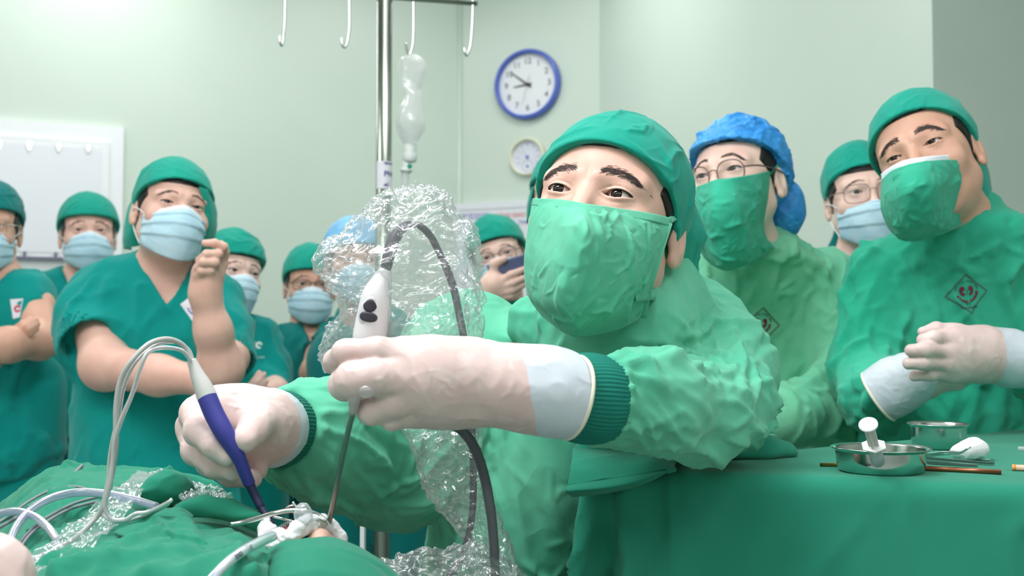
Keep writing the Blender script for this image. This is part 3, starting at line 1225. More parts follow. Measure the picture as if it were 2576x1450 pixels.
    def garment(s, name, mat, sleeves=(), h=0.008, amp=0.006, fs=9, seed=3, vneck=None, collar=None, lo=None, hi=None, kjoin=0.05, stretch=(1, 1, 0.8), cre=(), shape=None):
        def f(P):
            d = s.torso_d(P)
            if collar is not None:
                d = smin(d, cone(P, collar[0], collar[1], collar[2], collar[3]), 0.03)
            if s.neck and vneck is None and collar is None:
                pass
            for sl in sleeves:
                e = chain(P, sl['pts'], sl['r'], 0.03)
                if 'hem' in sl:
                    c, ax = A3(sl['pts'][-1]), A3(sl['pts'][-1]) - A3(sl['pts'][-2])
                    ax = ax / np.linalg.norm(ax)
                    t = (P - c) @ ax
                    e = smax(e, t, 0.004)
                    inner = smax(chain(P, sl['pts'], np.array(sl['r']) - 0.007, 0.03), -(t + sl['hem']), 0.01)
                    e = smax(e, -inner, 0.003)
                d = smin(d, e, sl.get('k', kjoin))
            if vneck is not None:
                v0, ang, dirn = vneck  # tip of the V, half-opening slope, right axis
                q = P - A3(v0)
                x = q @ A3(dirn)
                dd = np.abs(x) - np.clip(q[:, 2], -1, 1) * ang
                front = q @ A3(np.cross([0, 0, 1], dirn))
                # wedge runs from the chest backwards past the neck
                wv = np.maximum(dd * 0.9, -q[:, 2] - 0.02)
                d = smax(d, -wv, 0.004)
            if shape is not None:
                d = shape(P, d)
            return d
        pts = [np.array([s.tC[:, 0].min() - s.tC[:, 2].max(), s.tC[:, 1].min() - s.tC[:, 3].max(), s.tz[0]]),
               np.array([s.tC[:, 0].max() + s.tC[:, 2].max(), s.tC[:, 1].max() + s.tC[:, 3].max(), s.tz[-1]])]
        for sl in sleeves:
            for p, r in zip(sl['pts'], sl['r']):
                pts += [np.asarray(p) - r, np.asarray(p) + r]
        if collar is not None:
            pts += [np.asarray(collar[1]) + collar[3], np.asarray(collar[0]) + collar[2]]
        pts = np.array(pts)
        a, b = pts.min(0) - 0.03, pts.max(0) + 0.03
        if lo is not None:
            a = np.maximum(a, lo)
        if hi is not None:
            b = np.minimum(b, hi)
        v, q = surf(f, a, b, h)
        if amp:
            n = vnormals(v, q)
            v = v + n * (amp * folds(v, fs, seed, stretch))[:, None]
        n = vnormals(v, q)
        d = np.zeros(len(v), f32)
        see = (((CAM - v) * n).sum(1) > -0.25 * norm(CAM - v)) & (v[:, 2] > 0.7)
        for k, c in enumerate(cre):
            c = dict(c)
            w_ = see if 'near' not in c else see & near_chain(v, *c.pop('near'))
            d += creases(v, n, seed=seed + 50 + k, where=w_, **c)
        v = v + n * d[:, None]
        s.gv, s.gq = v, q
        return s.obj(name, v, q, mat)

    def trousers(s, mat, top=None, y=None, wide=0.09, hips=0.17):
        x0, yy = s.tC[0, 0], s.tC[0, 1]
        top = top or s.tz[0] + 0.25

        def f(P):
            d = None
            for sg in (-1, 1):
                e = chain(P, [(x0 + sg * hips * 0.5, yy, top), (x0 + sg * hips * 0.55, yy, 0.5), (x0 + sg * hips * 0.6, yy, 0.07)], [0.105, 0.085, 0.07], 0.02)
                d = e if d is None else smin(d, e, 0.02)
            return smax(d, 0.035 - P[:, 2], 0.01)
        v, q = surf(f, (x0 - 0.26, yy - 0.16, 0), (x0 + 0.26, yy + 0.16, top + 0.13), 0.014)
        n = vnormals(v, q)
        v = v + n * (0.006 * folds(v, 8, 2, (1, 1, 0.5)))[:, None]
        s.obj('trousers', v, q, mat)
        for sg in (-1, 1):
            def g(P, sg=sg):
                d = ell(P, (x0 + sg * hips * 0.6, yy - 0.05, 0.035), (0.05, 0.13, 0.05))
                return smax(d, 0.002 - P[:, 2], 0.005)
            v, q = surf(g, (x0 + sg * hips * 0.6 - 0.08, yy - 0.2, 0), (x0 + sg * hips * 0.6 + 0.08, yy + 0.12, 0.11), 0.012, s=4)
            s.obj('shoe', v, q, M_SHOE)


M_SHOE = material('clog rubber', (60, 66, 74), rough=0.6)


def px_sheet(rows, nr, nc):
    return sheet(np.array([[W(*p) for p in r] for r in rows]), nr, nc)


def facing(v, q):
    """make sheet normals look at the camera side"""
    n = vnormals(v, q)
    m = ((CAM - v) * n).sum()
    return (q, n) if m > 0 else (q[:, ::-1], -n)


def cloth_sheet(name, rows, nr, nc, mat, parent, amp=0.003, fs=20, seed=1, t=0.002, stretch=(1, 1, 1), edge=0.0, cre=()):
    v, q = px_sheet(rows, nr, nc)
    q, n = facing(v, q)
    d = amp * folds(v, fs, seed, stretch)
    for k, c in enumerate(cre):
        d = d + creases(v, n, seed=seed + 50 + k, **c)
    if edge:
        i = np.repeat(np.linspace(0, 1, nr), nc)
        j = np.tile(np.linspace(0, 1, nc), nr)
        d = d * np.clip(np.minimum(np.minimum(i, 1 - i), np.minimum(j, 1 - j)) / edge, 0.15, 1)
    v = v + n * d[:, None]
    v2, q2 = thicken(v, q, t)
    return obj(name, v2, q2, mat, parent)


def strap(name, pts, w, mat, parent, n=24, t=0.001):
    """flat ribbon through pixel points, standing on edge towards the camera"""
    p = crspline(WL(pts), n)
    T = np.gradient(p, axis=0)
    view = p - CAM
    s_ = np.cross(T, view)
    s_ /= norm(s_)[:, None] + 1e-9
    v = np.stack([p - s_ * w / 2, p + s_ * w / 2], 1).reshape(-1, 3)
    q, _ = facing(v, gridfaces(n, 2))
    v2, q2 = thicken(v, q, t)
    return obj(name, v2, q2, mat, parent)


def print_on(parent, gv, gq, pieces, c, X, Z, lift=0.0015):
    """flat print (2D pieces in metres) laid on a garment mesh, cast along the print's own normal"""
    n = np.cross(X, Z)
    n = n / np.linalg.norm(n)
    if n @ (CAM - c) < 0:
        n = -n
    tree = BVHTree.FromPolygons([Vector(p) for p in gv.tolist()], [tuple(q) for q in gq.tolist()])
    for name, v, f, m in pieces:
        if len(v) == 0:
            continue
        P = c + v[:, :1] * X + v[:, 1:2] * Z
        out = []
        for p in P:
            h = tree.ray_cast(Vector(p + n * 0.12), Vector(-n), 0.3)
            out.append(np.array(h[0]) + n * lift if h[0] is not None else p)
        obj(name, np.array(out), f, m, parent)


def poly_ring(pts, w):
    """closed outline of width w around a 2D polygon, cut fine enough to follow cloth"""
    pts = np.asarray(pts, float)
    V, F = [], []
    cen = pts.mean(0)
    d = []
    for i in range(len(pts)):
        a, b = pts[i], pts[(i + 1) % len(pts)]
        for t in np.linspace(0, 1, 12, endpoint=False):
            d.append(a + (b - a) * t)
    d = np.array(d)
    inner = cen + (d - cen) * (1 - w / np.linalg.norm(pts[0] - cen))
    n = len(d)
    v = np.concatenate([d, inner])
    f = [(i, (i + 1) % n, (i + 1) % n + n, i + n) for i in range(n)]
    return v, f


def emblem_pieces(S, full=True):
    """diamond badge: double outline, two kidney halves with a cross gap, a dial of blocks, ring lettering"""
    out = []
    di = np.array([(0, 1), (1, 0.06), (0, -1), (-1, 0.02)]) * S
    for w, k in ((0.035, 1.0), (0.022, 0.93)):
        v, f = poly_ring(di * k, w * S)
        out.append(('badge_outline', v, f, M_MAROON_LINE))
    for sg in (-1, 1):
        a = np.linspace(0, 2 * np.pi, 28, endpoint=False)
        x = 0.185 + 0.14 * np.cos(a)
        y = 0.12 + 0.235 * np.sin(a) + 0.05
        x = np.where(np.abs(y - 0.12) < 0.07, np.maximum(x, 0.2), np.maximum(x, 0.085))
        x = x + 0.05 * (y - 0.1)
        v = np.concatenate([[[0.24 * sg, 0.14]], np.stack([x * sg, y], 1)]) * S
        out.append(('badge_mark', v, [(0, i + 1, (i + 1) % 28 + 1) for i in range(28)], M_MAROON))
    V, F = [], []
    for i in range(11):
        if i == 5:
            continue
        a0 = math.radians(195 + i * 15.2)
        a1 = a0 + math.radians(11.5)
        o = len(V)
        for a in (a0, (a0 + a1) / 2, a1):
            for r in (0.42, 0.55):
                V.append((r * math.cos(a) * S, (r * math.sin(a) + 0.12) * S))
        F += [(o, o + 1, o + 3, o + 2), (o + 2, o + 3, o + 5, o + 4)]
    out.append(('badge_dial', np.array(V), F, M_MAROON))
    V = np.array([(-0.10, -0.36), (-0.06, -0.36), (-0.05, -0.55), (-0.09, -0.55), (0.04, -0.36), (0.08, -0.36), (0.09, -0.55), (0.05, -0.55), (-0.015, -0.02), (0.015, -0.02), (0.015, 0.24), (-0.015, 0.24)]) * S
    out.append(('badge_stem', V, [(0, 1, 2, 3), (4, 5, 6, 7), (8, 9, 10, 11)], M_INK))
    txt = 'BỆNH VIỆN TRUNG ƯƠNG'
    for i, ch in enumerate(txt):
        if ch == ' ':
            continue
        v, f = text_mesh(ch, 0.125 * S)
        a = math.radians(168 - i * (156 / (len(txt) - 1)))
        c_, s_ = math.cos(a - math.pi / 2), math.sin(a - math.pi / 2)
        v = v[:, :2]
        v = np.stack([v[:, 0] * c_ - v[:, 1] * s_ + 0.52 * S * math.cos(a), v[:, 0] * s_ + v[:, 1] * c_ + (0.52 * math.sin(a) + 0.12) * S], 1)
        out.append(('badge_letter', v, f, M_INK))
    v, f = text_mesh('THÁI NGUYÊN', 0.13 * S, bold=0.003 * S)
    out.append(('badge_lettering', v[:, :2] + [0, -0.66 * S], f, M_MAROON_LINE))
    return out


M_MAROON_LINE = material('badge line', (86, 52, 70), rough=0.8)


def glove_mesh(spec, cut, h=0.0022, amp=0.0012, seed=4, kf=0.0016, kp=0.009):
    """palm chain(s) and five finger chains blended into one glove"""
    def f(P):
        d = None
        for pts, r in spec['palm']:
            e = chain(P, pts, r, 0.02)
            d = e if d is None else smin(d, e, 0.02)
        fd = None
        for pts, r in spec['fingers']:
            e = chain(P, pts, r, 0.006)
            fd = e if fd is None else smin(fd, e, kf)
        d = smin(d, fd, kp) if fd is not None else d
        if cut is not None:
            d = smax(d, (P - A3(cut[0])) @ A3(cut[1]), 0.002)
        return d
    allp = np.concatenate([np.asarray(p) for p, r in spec['palm'] + spec['fingers']])
    lo, hi = allp.min(0) - 0.05, allp.max(0) + 0.05
    v, q = surf(f, lo, hi, h)
    n = vnormals(v, q)
    v = v + n * (amp * (folds(v, 42, seed) - 0.1))[:, None]
    see = ((CAM - v) * n).sum(1) > 0
    v = v + n * (creases(v, n, 40, 0.03, 0.0013, 0.0009, seed, where=see) + creases(v, n, 70, 0.012, 0.0011, 0.0006, seed + 1, where=see))[:, None]
    return v, q


def glove_obj(v, q, sd, parent, label=None):
    """glove mesh with the signed distance to the edge of the inner cuff stored per vertex"""
    o = obj('glove', v, q, M_GLOVE2, parent)
    at = o.data.attributes.new('cuff', 'FLOAT', 'POINT')
    at.data.foreach_set('value', np.asarray(sd, np.float32))
    if label:
        o['label'] = label
    return o


def S(pts):
    return [W(*p) for p in pts]
# ------------------------------------------------------------------ the surgeon
sg = Fig('surgeon in pale green gown and cloth mask, gloved hands on scope and blue wand', (1478, 482, 1.19), yaw=16, pitch=13, roll=8, scale=1.03, hu=0.0047, hl=0.0038, hh=0.0017)
sg.set_neck((1590, 800, 1.36), 0.060, 0.066)
sg.set_torso([(735, 1480, 1700, 1.42, 0.07), (775, 1330, 1790, 1.44, 0.10), (840, 1200, 1840, 1.46, 0.12), (950, 1150, 1850, 1.47, 0.125), (1100, 1120, 1740, 1.47, 0.13), (1300, 1080, 1520, 1.47, 0.125), (1450, 1060, 1480, 1.47, 0.125)],
             [(0.55, 0.135, 0.125), (0.30, 0.14, 0.13)])
sg.body(inset=0.02, depth=0.27)
sg.eyes((-3, 2))
sg.brows(n=330, arch=0.0030, z0=0.0195, width=0.0115, thick=0.75, x0=0.012, x1=0.055)
sg.lashes(0.0008)
sg.hair(zf=0.053, zs=-0.035, zb=-0.09)
cap = sg.cap(zf=0.056, zs=-0.014, zb=-0.075, off=0.006, puff=(0, 0.022, 0.000), amp=0.003, fs=11, seed=21, h=0.0022, cre=[dict(count=26, L=0.10, w=0.0045, h=0.0042, prefer=lambda p: (0.9, 0, 0.6), jitter=0.5), dict(count=30, L=0.045, w=0.003, h=0.002)])
cloth_sheet('cap_flap', [[(1668, 530, 1.275), (1715, 505, 1.30), (1738, 490, 1.335), (1690, 500, 1.42)],
                         [(1700, 575, 1.275), (1748, 570, 1.30), (1774, 592, 1.335), (1720, 600, 1.42)],
                         [(1700, 650, 1.29), (1738, 640, 1.31), (1756, 655, 1.34), (1700, 660, 1.42)],
                         [(1660, 700, 1.32), (1712, 722, 1.32), (1756, 748, 1.345), (1690, 735, 1.42)]], 50, 30, M_CAP, sg.root, amp=0.003, fs=14, seed=4, cre=[dict(count=14, L=0.06, w=0.004, h=0.003, prefer=lambda p: (0.1, 0, 1))])
m = cloth_sheet('mask', [
    [(1340, 500, 1.205), (1400, 502, 1.150), (1470, 512, 1.112), (1560, 526, 1.150), (1640, 538, 1.185), (1690, 550, 1.215)],
    [(1330, 560, 1.195), (1395, 570, 1.120), (1465, 580, 1.075), (1560, 590, 1.115), (1628, 600, 1.155), (1672, 612, 1.195)],
    [(1318, 660, 1.195), (1385, 670, 1.110), (1460, 680, 1.078), (1550, 685, 1.110), (1612, 690, 1.145), (1645, 695, 1.190)],
    [(1326, 740, 1.205), (1380, 760, 1.120), (1450, 770, 1.095), (1535, 770, 1.125), (1590, 765, 1.155), (1624, 760, 1.195)],
    [(1362, 796, 1.220), (1400, 825, 1.165), (1450, 848, 1.140), (1530, 838, 1.160), (1580, 820, 1.180), (1612, 800, 1.205)]], 130, 120, M_GOWN, sg.root, amp=0.0035, fs=15, seed=11, t=0.0018, stretch=(1.2, 1, 0.8), edge=0.10,
    cre=[dict(count=34, L=0.060, w=0.0046, h=0.0056, prefer=lambda p: (0.25, 0, 1), jitter=0.35), dict(count=60, L=0.030, w=0.0026, h=0.0026, prefer=lambda p: (0.5, 0, 1), jitter=0.6), dict(count=40, L=0.02, w=0.0018, h=0.0014)])
# hem band along the mask's top edge, ties, stitched side channel
cloth_sheet('mask_hem', [[(1340, 499, 1.2030), (1400, 501, 1.148), (1470, 511, 1.110), (1560, 525, 1.148), (1640, 537, 1.182), (1690, 549, 1.212)],
                         [(1338, 516, 1.200), (1399, 522, 1.140), (1469, 532, 1.099), (1560, 545, 1.139), (1638, 556, 1.174), (1684, 568, 1.207)]], 8, 60, M_GOWN, m, amp=0.0006, fs=30, seed=3, t=0.0022)
strap('mask_tie', [(1685, 555, 1.212), (1702, 543, 1.24), (1722, 530, 1.285), (1745, 500, 1.34)], 0.0075, M_GOWN, m)
strap('mask_tie', [(1682, 560, 1.208), (1657, 640, 1.190), (1634, 715, 1.188), (1614, 800, 1.203)], 0.009, M_GOWN, m)
strap('mask_tie', [(1600, 745, 1.155), (1640, 742, 1.205), (1680, 745, 1.30)], 0.012, M_GOWN, m)

# gown with both sleeves
La = S([(1750, 855, 1.44), (1812, 935, 1.36), (1828, 1012, 1.25), (1765, 1044, 1.17), (1650, 1010, 1.10), (1500, 1006, 1.035)])
Lr = [0.078, 0.066, 0.051, 0.049, 0.047, 0.0425]
Ra = S([(1180, 900, 1.46), (1060, 1080, 1.40), (990, 1180, 1.37), (870, 1128, 1.30), (775, 1098, 1.24), (708, 1082, 1.19)])
Rr = [0.09, 0.078, 0.071, 0.067, 0.058, 0.0425]
sleeves = [dict(pts=La, r=Lr, k=0.035, hem=0.004), dict(pts=S([(1390, 830, 1.33), (1500, 850, 1.285), (1600, 835, 1.28), (1680, 790, 1.34)]), r=[0.05, 0.058, 0.058, 0.05], k=0.03), dict(pts=Ra, r=Rr, k=0.035, hem=0.004)]


def gowndir(p):
    # along the sleeves, steep and fanning from the neck on the body
    for A in (La, Ra):
        for i in range(len(A) - 1):
            a, b = A[i], A[i + 1]
            t = np.clip((p - a) @ (b - a) / ((b - a) @ (b - a)), 0, 1)
            if i > 0 and np.linalg.norm(p - a - t * (b - a)) < 0.085:
                return (b - a) / np.linalg.norm(b - a) + np.array([0, 0, 0.25])
    return np.array([(p[0] - 0.12) * 1.6, 0, 1.0])


sg.garment('gown', M_GOWN, sleeves, h=0.0036, amp=0.0045, fs=9, seed=31, collar=(W(1550, 815, 1.375), W(1595, 745, 1.345), 0.098, 0.080), kjoin=0.03, stretch=(1, 1, 0.9), cre=[
    dict(count=80, L=0.17, w=0.008, h=0.011, prefer=gowndir, jitter=0.3), dict(count=120, L=0.08, w=0.0055, h=0.005, prefer=gowndir, jitter=0.5), dict(count=220, L=0.035, w=0.004, h=0.0025, jitter=1.0), dict(count=90, L=0.20, w=0.0048, h=0.0064, prefer=gowndir, jitter=0.22, near=(La[2:], 0.1)), dict(count=90, L=0.06, w=0.0045, h=0.004, prefer=gowndir, jitter=0.5, near=(La[2:], 0.1)), dict(count=70, L=0.16, w=0.005, h=0.0062, prefer=gowndir, jitter=0.3, near=(Ra[1:], 0.11))])


def cuff(parent, a, b, r0, r1, name='cuff', ribs=64, mat=None):
    a, b = np.asarray(a), np.asarray(b)
    t = np.linspace(0, 1, 14)[:, None]
    p = a + (b - a) * t
    r = r0 + (r1 - r0) * t[:, 0] + 0.0035 * np.sin(np.pi * t[:, 0])
    v, f = tube(p, r, 256, ribs=ribs, rib_amp=0.0006)
    return obj(name, v, f, mat or M_RIB, parent)


cuff(sg.root, W(1425, 1000, 1.02), W(1530, 1006, 1.04), 0.0385, 0.0395)
cuff(sg.root, W(668, 1074, 1.125), W(716, 1082, 1.205), 0.0345, 0.0400, ribs=60)

# left glove: fist around the scope, back of the hand towards the camera
Z = 1.0
spec = dict(
    palm=[(S([(1440, 1000, 1.0), (1380, 985, .995), (1300, 975, .99), (1230, 965, .985), (1150, 955, .985)]), [0.037, 0.0365, 0.0335, 0.0305, 0.030]),
          (S([(1170, 930, .985), (1090, 905, .975), (1020, 893, .97)]), [0.026, 0.0165, 0.0145]),
          (S([(1150, 950, .975), (1080, 940, .965), (1010, 950, .965)]), [0.022, 0.0175, 0.0160]),
          (S([(1150, 985, .985), (1090, 990, .972), (1030, 1000, .97)]), [0.022, 0.0190, 0.0150]),
          (S([(1170, 1005, .99), (1110, 1020, .985), (1060, 1030, .98)]), [0.022, 0.0150, 0.0120]),
          (S([(1160, 940, 1.0), (1090, 930, 1.02), (1040, 915, 1.035)]), [0.024, 0.018, 0.016])],
    fingers=[(S([(1020, 893, .97), (950, 884, .962), (872, 888, .966), (845, 910, .99), (862, 925, 1.015)]), [0.0135, 0.0125, 0.0118, 0.0105, 0.009]),
             (S([(1015, 950, .965), (950, 948, .955), (890, 958, .957), (868, 968, .98), (890, 980, 1.01)]), [0.0150, 0.0160, 0.0165, 0.0140, 0.010]),
             (S([(1035, 1000, .972), (985, 1018, .965), (935, 1034, .968), (940, 1030, .995), (980, 1015, 1.015)]), [0.0125, 0.0120, 0.0120, 0.0105, 0.009]),
             (S([(1065, 1026, .98), (1030, 1040, .975), (985, 1052, .975), (985, 1048, 1.0), (1020, 1035, 1.015)]), [0.0110, 0.0108, 0.0108, 0.0095, 0.008]),
             (S([(1060, 920, 1.03), (1000, 900, 1.045), (950, 890, 1.05), (915, 890, 1.04)]), [0.016, 0.0135, 0.012, 0.010])])
axl = W(1530, 1006, 1.04) - W(1425, 996, 1.02)
axl /= np.linalg.norm(axl)
v, q = glove_mesh(spec, (W(1436, 1000, 1.0), axl), h=0.0017, amp=0.0010)
# world slanted line where the glove lies over the cuff
pa, pb = W(1318, 897, .97), W(1352, 1090, .97)
sd = (v[:, 0] - pa[0]) - (v[:, 2] - pa[2]) * (pb[0] - pa[0]) / (pb[2] - pa[2]) + 0.0018 * perlin(v * 60, 3)
gl = glove_obj(v, q, sd, sg.root, 'stretched pinkish latex glove with white cuff')


def bead(c, axis, r, rr, parent, mat=None, wob=0.0, sq=1.0):
    axis = np.asarray(axis, float)
    axis /= np.linalg.norm(axis)
    u = np.cross(axis, [0, 1, 0])
    u /= np.linalg.norm(u)
    w_ = np.cross(axis, u)
    a = np.linspace(0, 2 * np.pi, 49)
    p = np.asarray(c) + r * (np.cos(a)[:, None] * u * sq + np.sin(a)[:, None] * w_) + axis * (wob * np.sin(2 * a + 1))[:, None]
    v, f = tube(p, rr, 8, caps=False)
    return obj('glove_rim', v, f, mat or M_BEAD, parent)


bead(W(1437, 1000, 1.0), W(1530, 1006, 1.04) - W(1425, 996, 1.02) + [0, 0, -0.004], 0.0375, 0.0022, gl, wob=0.001)

# right glove: pen grip on the wand
spec = dict(
    palm=[(S([(695, 1080, 1.165), (678, 1078, 1.135), (655, 1070, 1.118), (600, 1050, 1.112), (560, 1045, 1.108)]), [0.036, 0.0355, 0.0315, 0.024, 0.020]),
          (S([(600, 1040, 1.110), (545, 1030, 1.100), (495, 1040, 1.098)]), [0.022, 0.0165, 0.0135]),
          (S([(600, 1060, 1.120), (540, 1060, 1.118), (500, 1075, 1.115)]), [0.024, 0.019, 0.0165]),
          (S([(610, 1090, 1.130), (560, 1110, 1.130), (520, 1120, 1.125)]), [0.024, 0.019, 0.0155]),
          (S([(662, 1062, 1.105), (648, 1066, 1.078)]), [0.020, 0.0150])],
    fingers=[(S([(490, 1040, 1.098), (500, 1086, 1.058), (543, 1122, 1.042), (571, 1148, 1.038)]), [0.0130, 0.0138, 0.0122, 0.0102]),
             (S([(478, 1075, 1.112), (492, 1136, 1.088), (545, 1174, 1.068), (588, 1186, 1.058)]), [0.0140, 0.0132, 0.0118, 0.0100]),
             (S([(505, 1118, 1.125), (525, 1165, 1.108), (580, 1195, 1.095), (635, 1205, 1.088)]), [0.0140, 0.0125, 0.0115, 0.0095]),
             (S([(545, 1128, 1.135), (580, 1168, 1.125), (620, 1185, 1.112), (650, 1185, 1.104)]), [0.0125, 0.0110, 0.0105, 0.0090]),
             (S([(650, 1066, 1.078), (640, 1078, 1.052), (616, 1106, 1.036)]), [0.0150, 0.0150, 0.0125])])
axr = W(716, 1082, 1.205) - W(655, 1072, 1.115)
axr /= np.linalg.norm(axr)
v, q = glove_mesh(spec, (W(683, 1078, 1.142), axr), h=0.0017, amp=0.0008, seed=9)
pc, ax = W(668, 1076, 1.130), axr
gr = glove_obj(v, q, (v - pc) @ ax + 0.012 + 0.0018 * perlin(v * 60, 3), sg.root, 'latex glove pinching the blue wand')
bead(W(682, 1078, 1.141), ax, 0.0362, 0.0024, gr, wob=0.0015)
# ------------------------------------------------------------------ nurse with blue cap
nu = Fig('standing nurse in blue bouffant cap, round glasses and green cloth mask', (1805, 434, 2.02), yaw=27, pitch=6, roll=-8, scale=0.98, hu=0.0044, hl=0.0040, skin=M_SKINPALE, hh=0.0024)
nu.set_neck((1925, 690, 2.16), 0.048, 0.052)
nu.set_torso([(600, 1865, 1990, 2.14, 0.09), (640, 1800, 2030, 2.17, 0.115), (700, 1745, 2110, 2.21, 0.12), (800, 1720, 2130, 2.23, 0.115), (950, 1720, 2130, 2.23, 0.12), (1100, 1700, 2150, 2.23, 0.125)],
             [(0.7, 0.19, 0.14), (0.35, 0.21, 0.16)])
nu.body(inset=0.015)
nu.eyes((-4, 0))
nu.brows(n=170, arch=0.005, z0=0.021, width=0.0075)
nu.lashes(0.0009)
nu.hair(zf=0.057, zs=-0.03, zb=-0.07)
nu.cap(zf=0.060, zs=0.022, zb=-0.055, off=0.013, puff=(0.0, 0.03, 0.008), mat=M_BLUECAP, amp=0.005, fs=20, seed=5, h=0.003, stretch=(1.3, 1.0, 0.5), cre=[dict(count=60, L=0.10, w=0.0045, h=0.0055, prefer=lambda p: p - nu.w((-0.01, -0.10, 0.075)), jitter=0.25), dict(count=90, L=0.035, w=0.0035, h=0.003)])


def bun(P):
    p = nu.l(P)
    d = ell(p, (0.036, 0.135, -0.032), (0.040, 0.042, 0.062))
    return d * nu.s


c0 = nu.w((0.036, 0.135, -0.032))
v, q = surf(bun, c0 - 0.1, c0 + 0.1, 0.004)
v = v + vnormals(v, q) * (0.005 * folds(nu.l(v), 26, 8, (1, 1, 0.5)))[:, None]
nu.obj('cap_bun', v, q, M_BLUECAP)
M_SPEC = material('brown spectacle frame', (92, 66, 62), rough=0.3, coat=0.4)
nu.glasses(M_SPEC, lw=0.0250, lh=0.0225, cx=0.0335, z=-0.010, pw=2.4, r=0.0012)
m = cloth_sheet('mask', [
    [(1752, 470, 1.99), (1775, 462, 1.955), (1800, 452, 1.925), (1850, 446, 1.925), (1905, 437, 1.975), (1938, 430, 2.03)],
    [(1746, 530, 1.99), (1770, 530, 1.930), (1800, 525, 1.89), (1855, 515, 1.900), (1905, 505, 1.960), (1932, 500, 2.02)],
    [(1748, 590, 2.00), (1775, 600, 1.935), (1808, 600, 1.905), (1860, 590, 1.910), (1900, 570, 1.965), (1922, 562, 2.02)],
    [(1765, 640, 2.02), (1790, 655, 1.960), (1822, 660, 1.93), (1870, 640, 1.940), (1910, 610, 1.985), (1930, 600, 2.03)],
    [(1790, 668, 2.05), (1815, 680, 1.995), (1840, 680, 1.97), (1885, 665, 1.98), (1925, 640, 2.02), (1950, 625, 2.06)]], 90, 90, M_GOWN_DEEP, nu.root, amp=0.004, fs=18, seed=14, t=0.0018, stretch=(1, 1, 1.2), edge=0.1, cre=[dict(count=30, L=0.05, w=0.0050, h=0.0048, prefer=lambda p: (1, 0, 0.5), jitter=0.6), dict(count=70, L=0.028, w=0.0030, h=0.0026, jitter=1.0)])
strap('mask_tie', [(1935, 435, 2.028), (1950, 418, 2.045), (1965, 405, 2.07), (1975, 395, 2.12)], 0.009, M_GOWN_DEEP, m)
strap('inner_mask_loop', [(1920, 545, 2.02), (1930, 530, 2.03), (1938, 505, 2.05)], 0.006, M_STRAP, nu.root)
v, f = lathe([(0, 0.0025), (0.0018, 0.0018), (0.0025, 0), (0.0018, -0.0018), (0, -0.0025)], 12)
nu.obj('earring', v + W(1949, 494, 2.062), f, M_STEEL)
sl = [dict(pts=S([(2075, 700, 2.18), (2145, 930, 2.10), (2080, 1030, 1.98), (1950, 1055, 1.86)]), r=[0.062, 0.064, 0.060, 0.052], k=0.03),
      dict(pts=S([(1770, 700, 2.18), (1700, 930, 2.10), (1790, 1080, 1.90)]), r=[0.066, 0.064, 0.05], k=0.03)]
nu.garment('gown', M_GOWN_PALE, sl, h=0.005, amp=0.006, fs=9, seed=44, cre=[dict(count=110, L=0.14, w=0.009, h=0.011, prefer=lambda p: (0.15, 0, 1), jitter=0.35), dict(count=260, L=0.06, w=0.007, h=0.007, jitter=0.9, prefer=lambda p: (0.6, 0, 1)), dict(count=200, L=0.035, w=0.006, h=0.004)], collar=(W(1925, 720, 2.17), W(1915, 640, 2.15), 0.07, 0.062), kjoin=0.03)
c = W(1945, 822, 2.05)
print_on(nu.root, nu.gv, nu.gq, emblem_pieces(0.037), c, np.array([0.97, 0.15, 0.0]), np.array([0.10, 0, 0.995]))

# ------------------------------------------------------------------ man at the right
rm = Fig('standing man at right in green gown with badge, gloved hands clasped', (2297, 378, 1.77), yaw=15, pitch=2, roll=-20, scale=0.98, hu=0.0034, hl=0.0032, skin=M_SKINTAN, hh=0.0022)
rm.set_neck((2440, 600, 1.93), 0.056, 0.062)
rm.set_torso([(525, 2375, 2530, 1.90, 0.09), (570, 2280, 2610, 1.91, 0.115), (640, 2190, 2690, 1.93, 0.12), (740, 2150, 2740, 1.95, 0.12), (900, 2150, 2740, 1.95, 0.125), (1060, 2150, 2740, 1.95, 0.13)],
             [(0.6, 0.22, 0.15), (0.35, 0.23, 0.16)], n=2.5)
rm.body(inset=0.015)
rm.eyes((-4, 4))
rm.brows(n=260, arch=0.004, z0=0.021, width=0.012, thick=1.2)
rm.lashes(0.0008)
rm.hair(zf=0.060, zs=-0.035, zb=-0.09)
rm.cap(zf=0.066, zs=0.004, zb=-0.07, off=0.007, puff=(0, 0.02, 0.000), amp=0.004, fs=15, seed=33, h=0.0028, mat=M_CAP)
cloth_sheet('cap_flap', [[(2440, 350, 1.86), (2466, 360, 1.90), (2470, 365, 1.97)],
                         [(2448, 430, 1.84), (2478, 425, 1.89), (2486, 430, 1.97)],
                         [(2455, 500, 1.84), (2488, 490, 1.88), (2494, 480, 1.97)],
                         [(2468, 540, 1.86), (2488, 525, 1.89), (2492, 510, 1.97)]], 30, 16, M_CAP, rm.root, amp=0.003, fs=16, seed=6)
